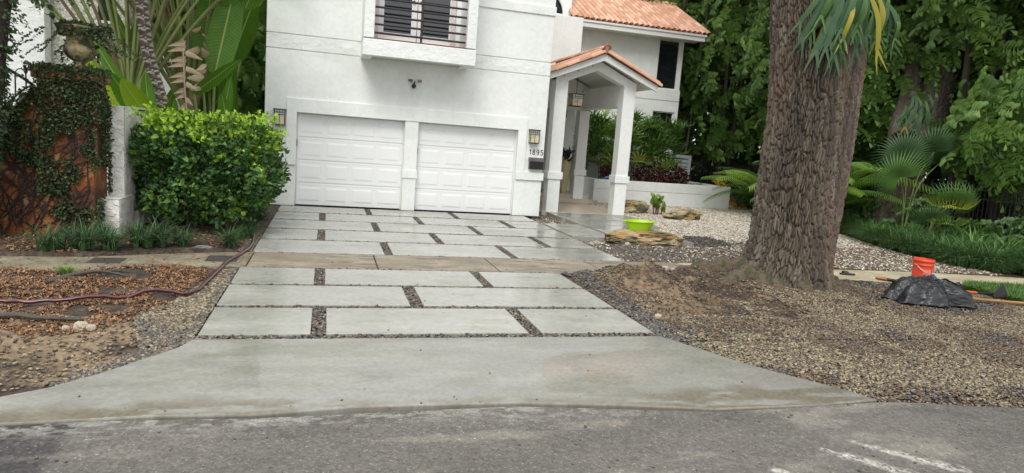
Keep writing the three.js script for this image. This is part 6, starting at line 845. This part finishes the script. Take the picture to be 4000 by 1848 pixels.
{ // stakes with yellow tape, tool and pot on the planter
  const ym = phy({ color: lin(0.72, 0.47, 0.01), roughness: 0.4, side: THREE.DoubleSide });
  const t = thing('stake_bundle', 'wooden stakes wrapped in yellow tape leaning behind the planter corner', 'stakes', [15.75, 0, -23.7]); for (let k = 0; k < 6; k++) part(t, 'stake', new GB().tube([V(16.0 + k * 0.07, -0.02, -23.5 - k * 0.03), V(15.3 + k * 0.03 + rr(-0.08, 0.08), 1.12 + rr(-0.06, 0.18), -23.85)], 0.02, 4).geo(), woodM);
  for (let k = 0; k < 26; k++) { const up = k < 13, c = up ? V(15.35 + rr(-0.3, 0.16), 0.9 + rr(0, 0.16), -23.66 + rr(-0.1, 0.1)) : V(15.85 + rr(-0.15, 0.5), rr(0, 0.3) * (k % 2), -23.4 + rr(-0.1, 0.15)); part(t, 'tape', new GB().ribbon(curve([c.clone().add(V(-0.12, rr(-0.05, 0.05), 0)), c.clone().add(V(0, rr(-0.02, 0.12), 0.04)), c.clone().add(V(0.13, rr(-0.06, 0.06), 0))], 6), [0.03, 0.035, 0.035, 0.04, 0.035, 0.035, 0.03], V(rr(-0.3, 0.3), 0.6, 0.8).normalize(), 0.4).geo(), ym); }
  const d = thing('power_tool', 'blue and black power tool lying on the planter edge', 'power tool', [10.75, 0.87, -23.5]); part(d, 'grip', new GB().tube([V(10.2, 0.92, -23.5), V(10.45, 1.0, -23.5)], 0.045, 10).geo(), std({ color: lin(0.05, 0.16, 0.4), roughness: 0.4 })); part(d, 'body', new GB().tube([V(10.45, 1.0, -23.5), V(10.62, 1.06, -23.5), V(10.95, 1.08, -23.5)], [0.05, 0.075, 0.07], 10).geo(), M.dark); part(d, 'handle', new GB().tube([V(10.9, 1.1, -23.5), V(10.94, 1.25, -23.5)], 0.03, 8).geo(), steelM); part(d, 'foot', box(10.55, 10.75, 0.871, 1.0, -23.55, -23.46, 0.01), M.dark);
  const y = thing('yellow_case', 'small yellow case on the planter edge beside the power tool', 'case', [10.72, 0.871, -23.44]); lpart(y, 'body', box(-0.11, 0.11, 0, 0.12, -0.035, 0.035, 0.02), std({ color: lin(0.75, 0.36, 0.02), roughness: 0.5 })); lpart(y, 'belt_clip', box(-0.04, 0.04, 0.03, 0.09, 0.036, 0.042, 0.002), steelM);
}
{ // street tree trunk wrapped in creeper at the left edge
  const t = thing('street_tree', 'dark trunk wrapped in creeper in front of the iron fence', 'tree', [-4.75, 0, -11.3]); const C = curve([[-4.95, -0.1, -11.3], [-4.86, 0.9, -11.3], [-4.74, 1.75, -11.25], [-4.66, 2.4, -11.2], [-4.55, 3.4, -11.2], [-4.3, 5.0, -11.2], [-4.0, 7.5, -11.0]], 40);
  part(t, 'trunk', new GB().tube(C, 0.24, 14).geo(), std({ color: lin(0.045, 0.038, 0.03), roughness: 1, bumpMap: roughBump, bumpScale: 0.03 })); const ms = [], cs = [];
  const add = (p, d, s) => { ms.push(matDir(p.clone().sub(t.position), d, rr(0, 6), s)); const v = rr(0.6, 1.3); cs.push(lin(0.055 * v, 0.1 * v, 0.035 * v)); };
  for (let k = 0; k < 1800; k++) { const p = C[Math.floor(rr(2, 34))], a = rr(0, 6.3); add(V(p.x + Math.cos(a) * 0.25, p.y + rr(-0.1, 0.1), p.z + Math.sin(a) * 0.25), V(Math.cos(a), -0.5, Math.sin(a)), rr(0.03, 0.08)); }
  for (let b = 0; b < 16; b++) { const p0 = C[Math.floor(rr(14, 30))]; let p = V(p0.x + 0.2, p0.y, p0.z + rr(-0.1, 0.2)); const sx = rr(0.012, 0.03), L = rr(6, 16); for (let k = 0; k < L; k++) { p = p.clone().add(V(sx, rr(-0.035, 0.006), rr(-0.01, 0.01))); add(p, V(rr(-0.4, 1), rr(-1, 0.2), rr(-0.5, 0.8)), rr(0.035, 0.075)); } }
  for (let b = 0; b < 9; b++) { let p = V(-4.35 + b * 0.1, 3.75 + rr(-0.1, 0.3), -11.1 + rr(-0.2, 0.2)); const L = rr(5, 14); for (let k = 0; k < L; k++) { p = p.clone().add(V(rr(0, 0.03), -rr(0.01, 0.06), rr(-0.01, 0.01))); add(p, V(rr(-0.8, 0.8), rr(-1, 0.1), rr(-0.5, 0.8)), rr(0.06, 0.12)); } }
  for (let k = 0; k < 600; k++) { const a = V(rr(-1, 1), rr(-1, 1), rr(-1, 1)); if (a.length() > 1) continue; add(V(-4.4 + a.x * 2.4, 6.9 + a.y * 1.4, -11 + a.z * 2.4), V(rr(-1, 1), rr(-0.6, 0.6), rr(-1, 1)), rr(0.2, 0.36)); }
  instanced(t, 'crown', leafGeo(1, 0.32, 0.2, 0.2, 4), leafMat({ color: 0xffffff }), ms, cs);
}
{ // pebbles and seeds strayed onto the asphalt and slabs
  const ms = [], cs = []; for (let k = 0; k < 260; k++) { const x = rr(-1.8, 6), z = k < 200 ? rr(-4.9, -2.6) : rr(-11, -5); if (k >= 200 && !paved(x, z, -0.02)) continue; const s = rr(0.005, 0.014), c = pick(rnd() < 0.6 ? CR.dark : CR.mix); ms.push(mat4(x, (z > -4.75 ? -0.015 : 0.0) + s * 0.35, z, 0, rr(0, 6), 0, s)); cs.push(lin(...c)); }
  instanced(scene, 'stray_pebbles', PG, M.pebble, ms, cs, 'stuff', 'stray pebbles and seeds on asphalt and slabs');
}
scene.traverse(o => { if (o.isMesh) { o.castShadow = true; o.receiveShadow = true; } });
console.log('all');
renderer.render(scene, camera);
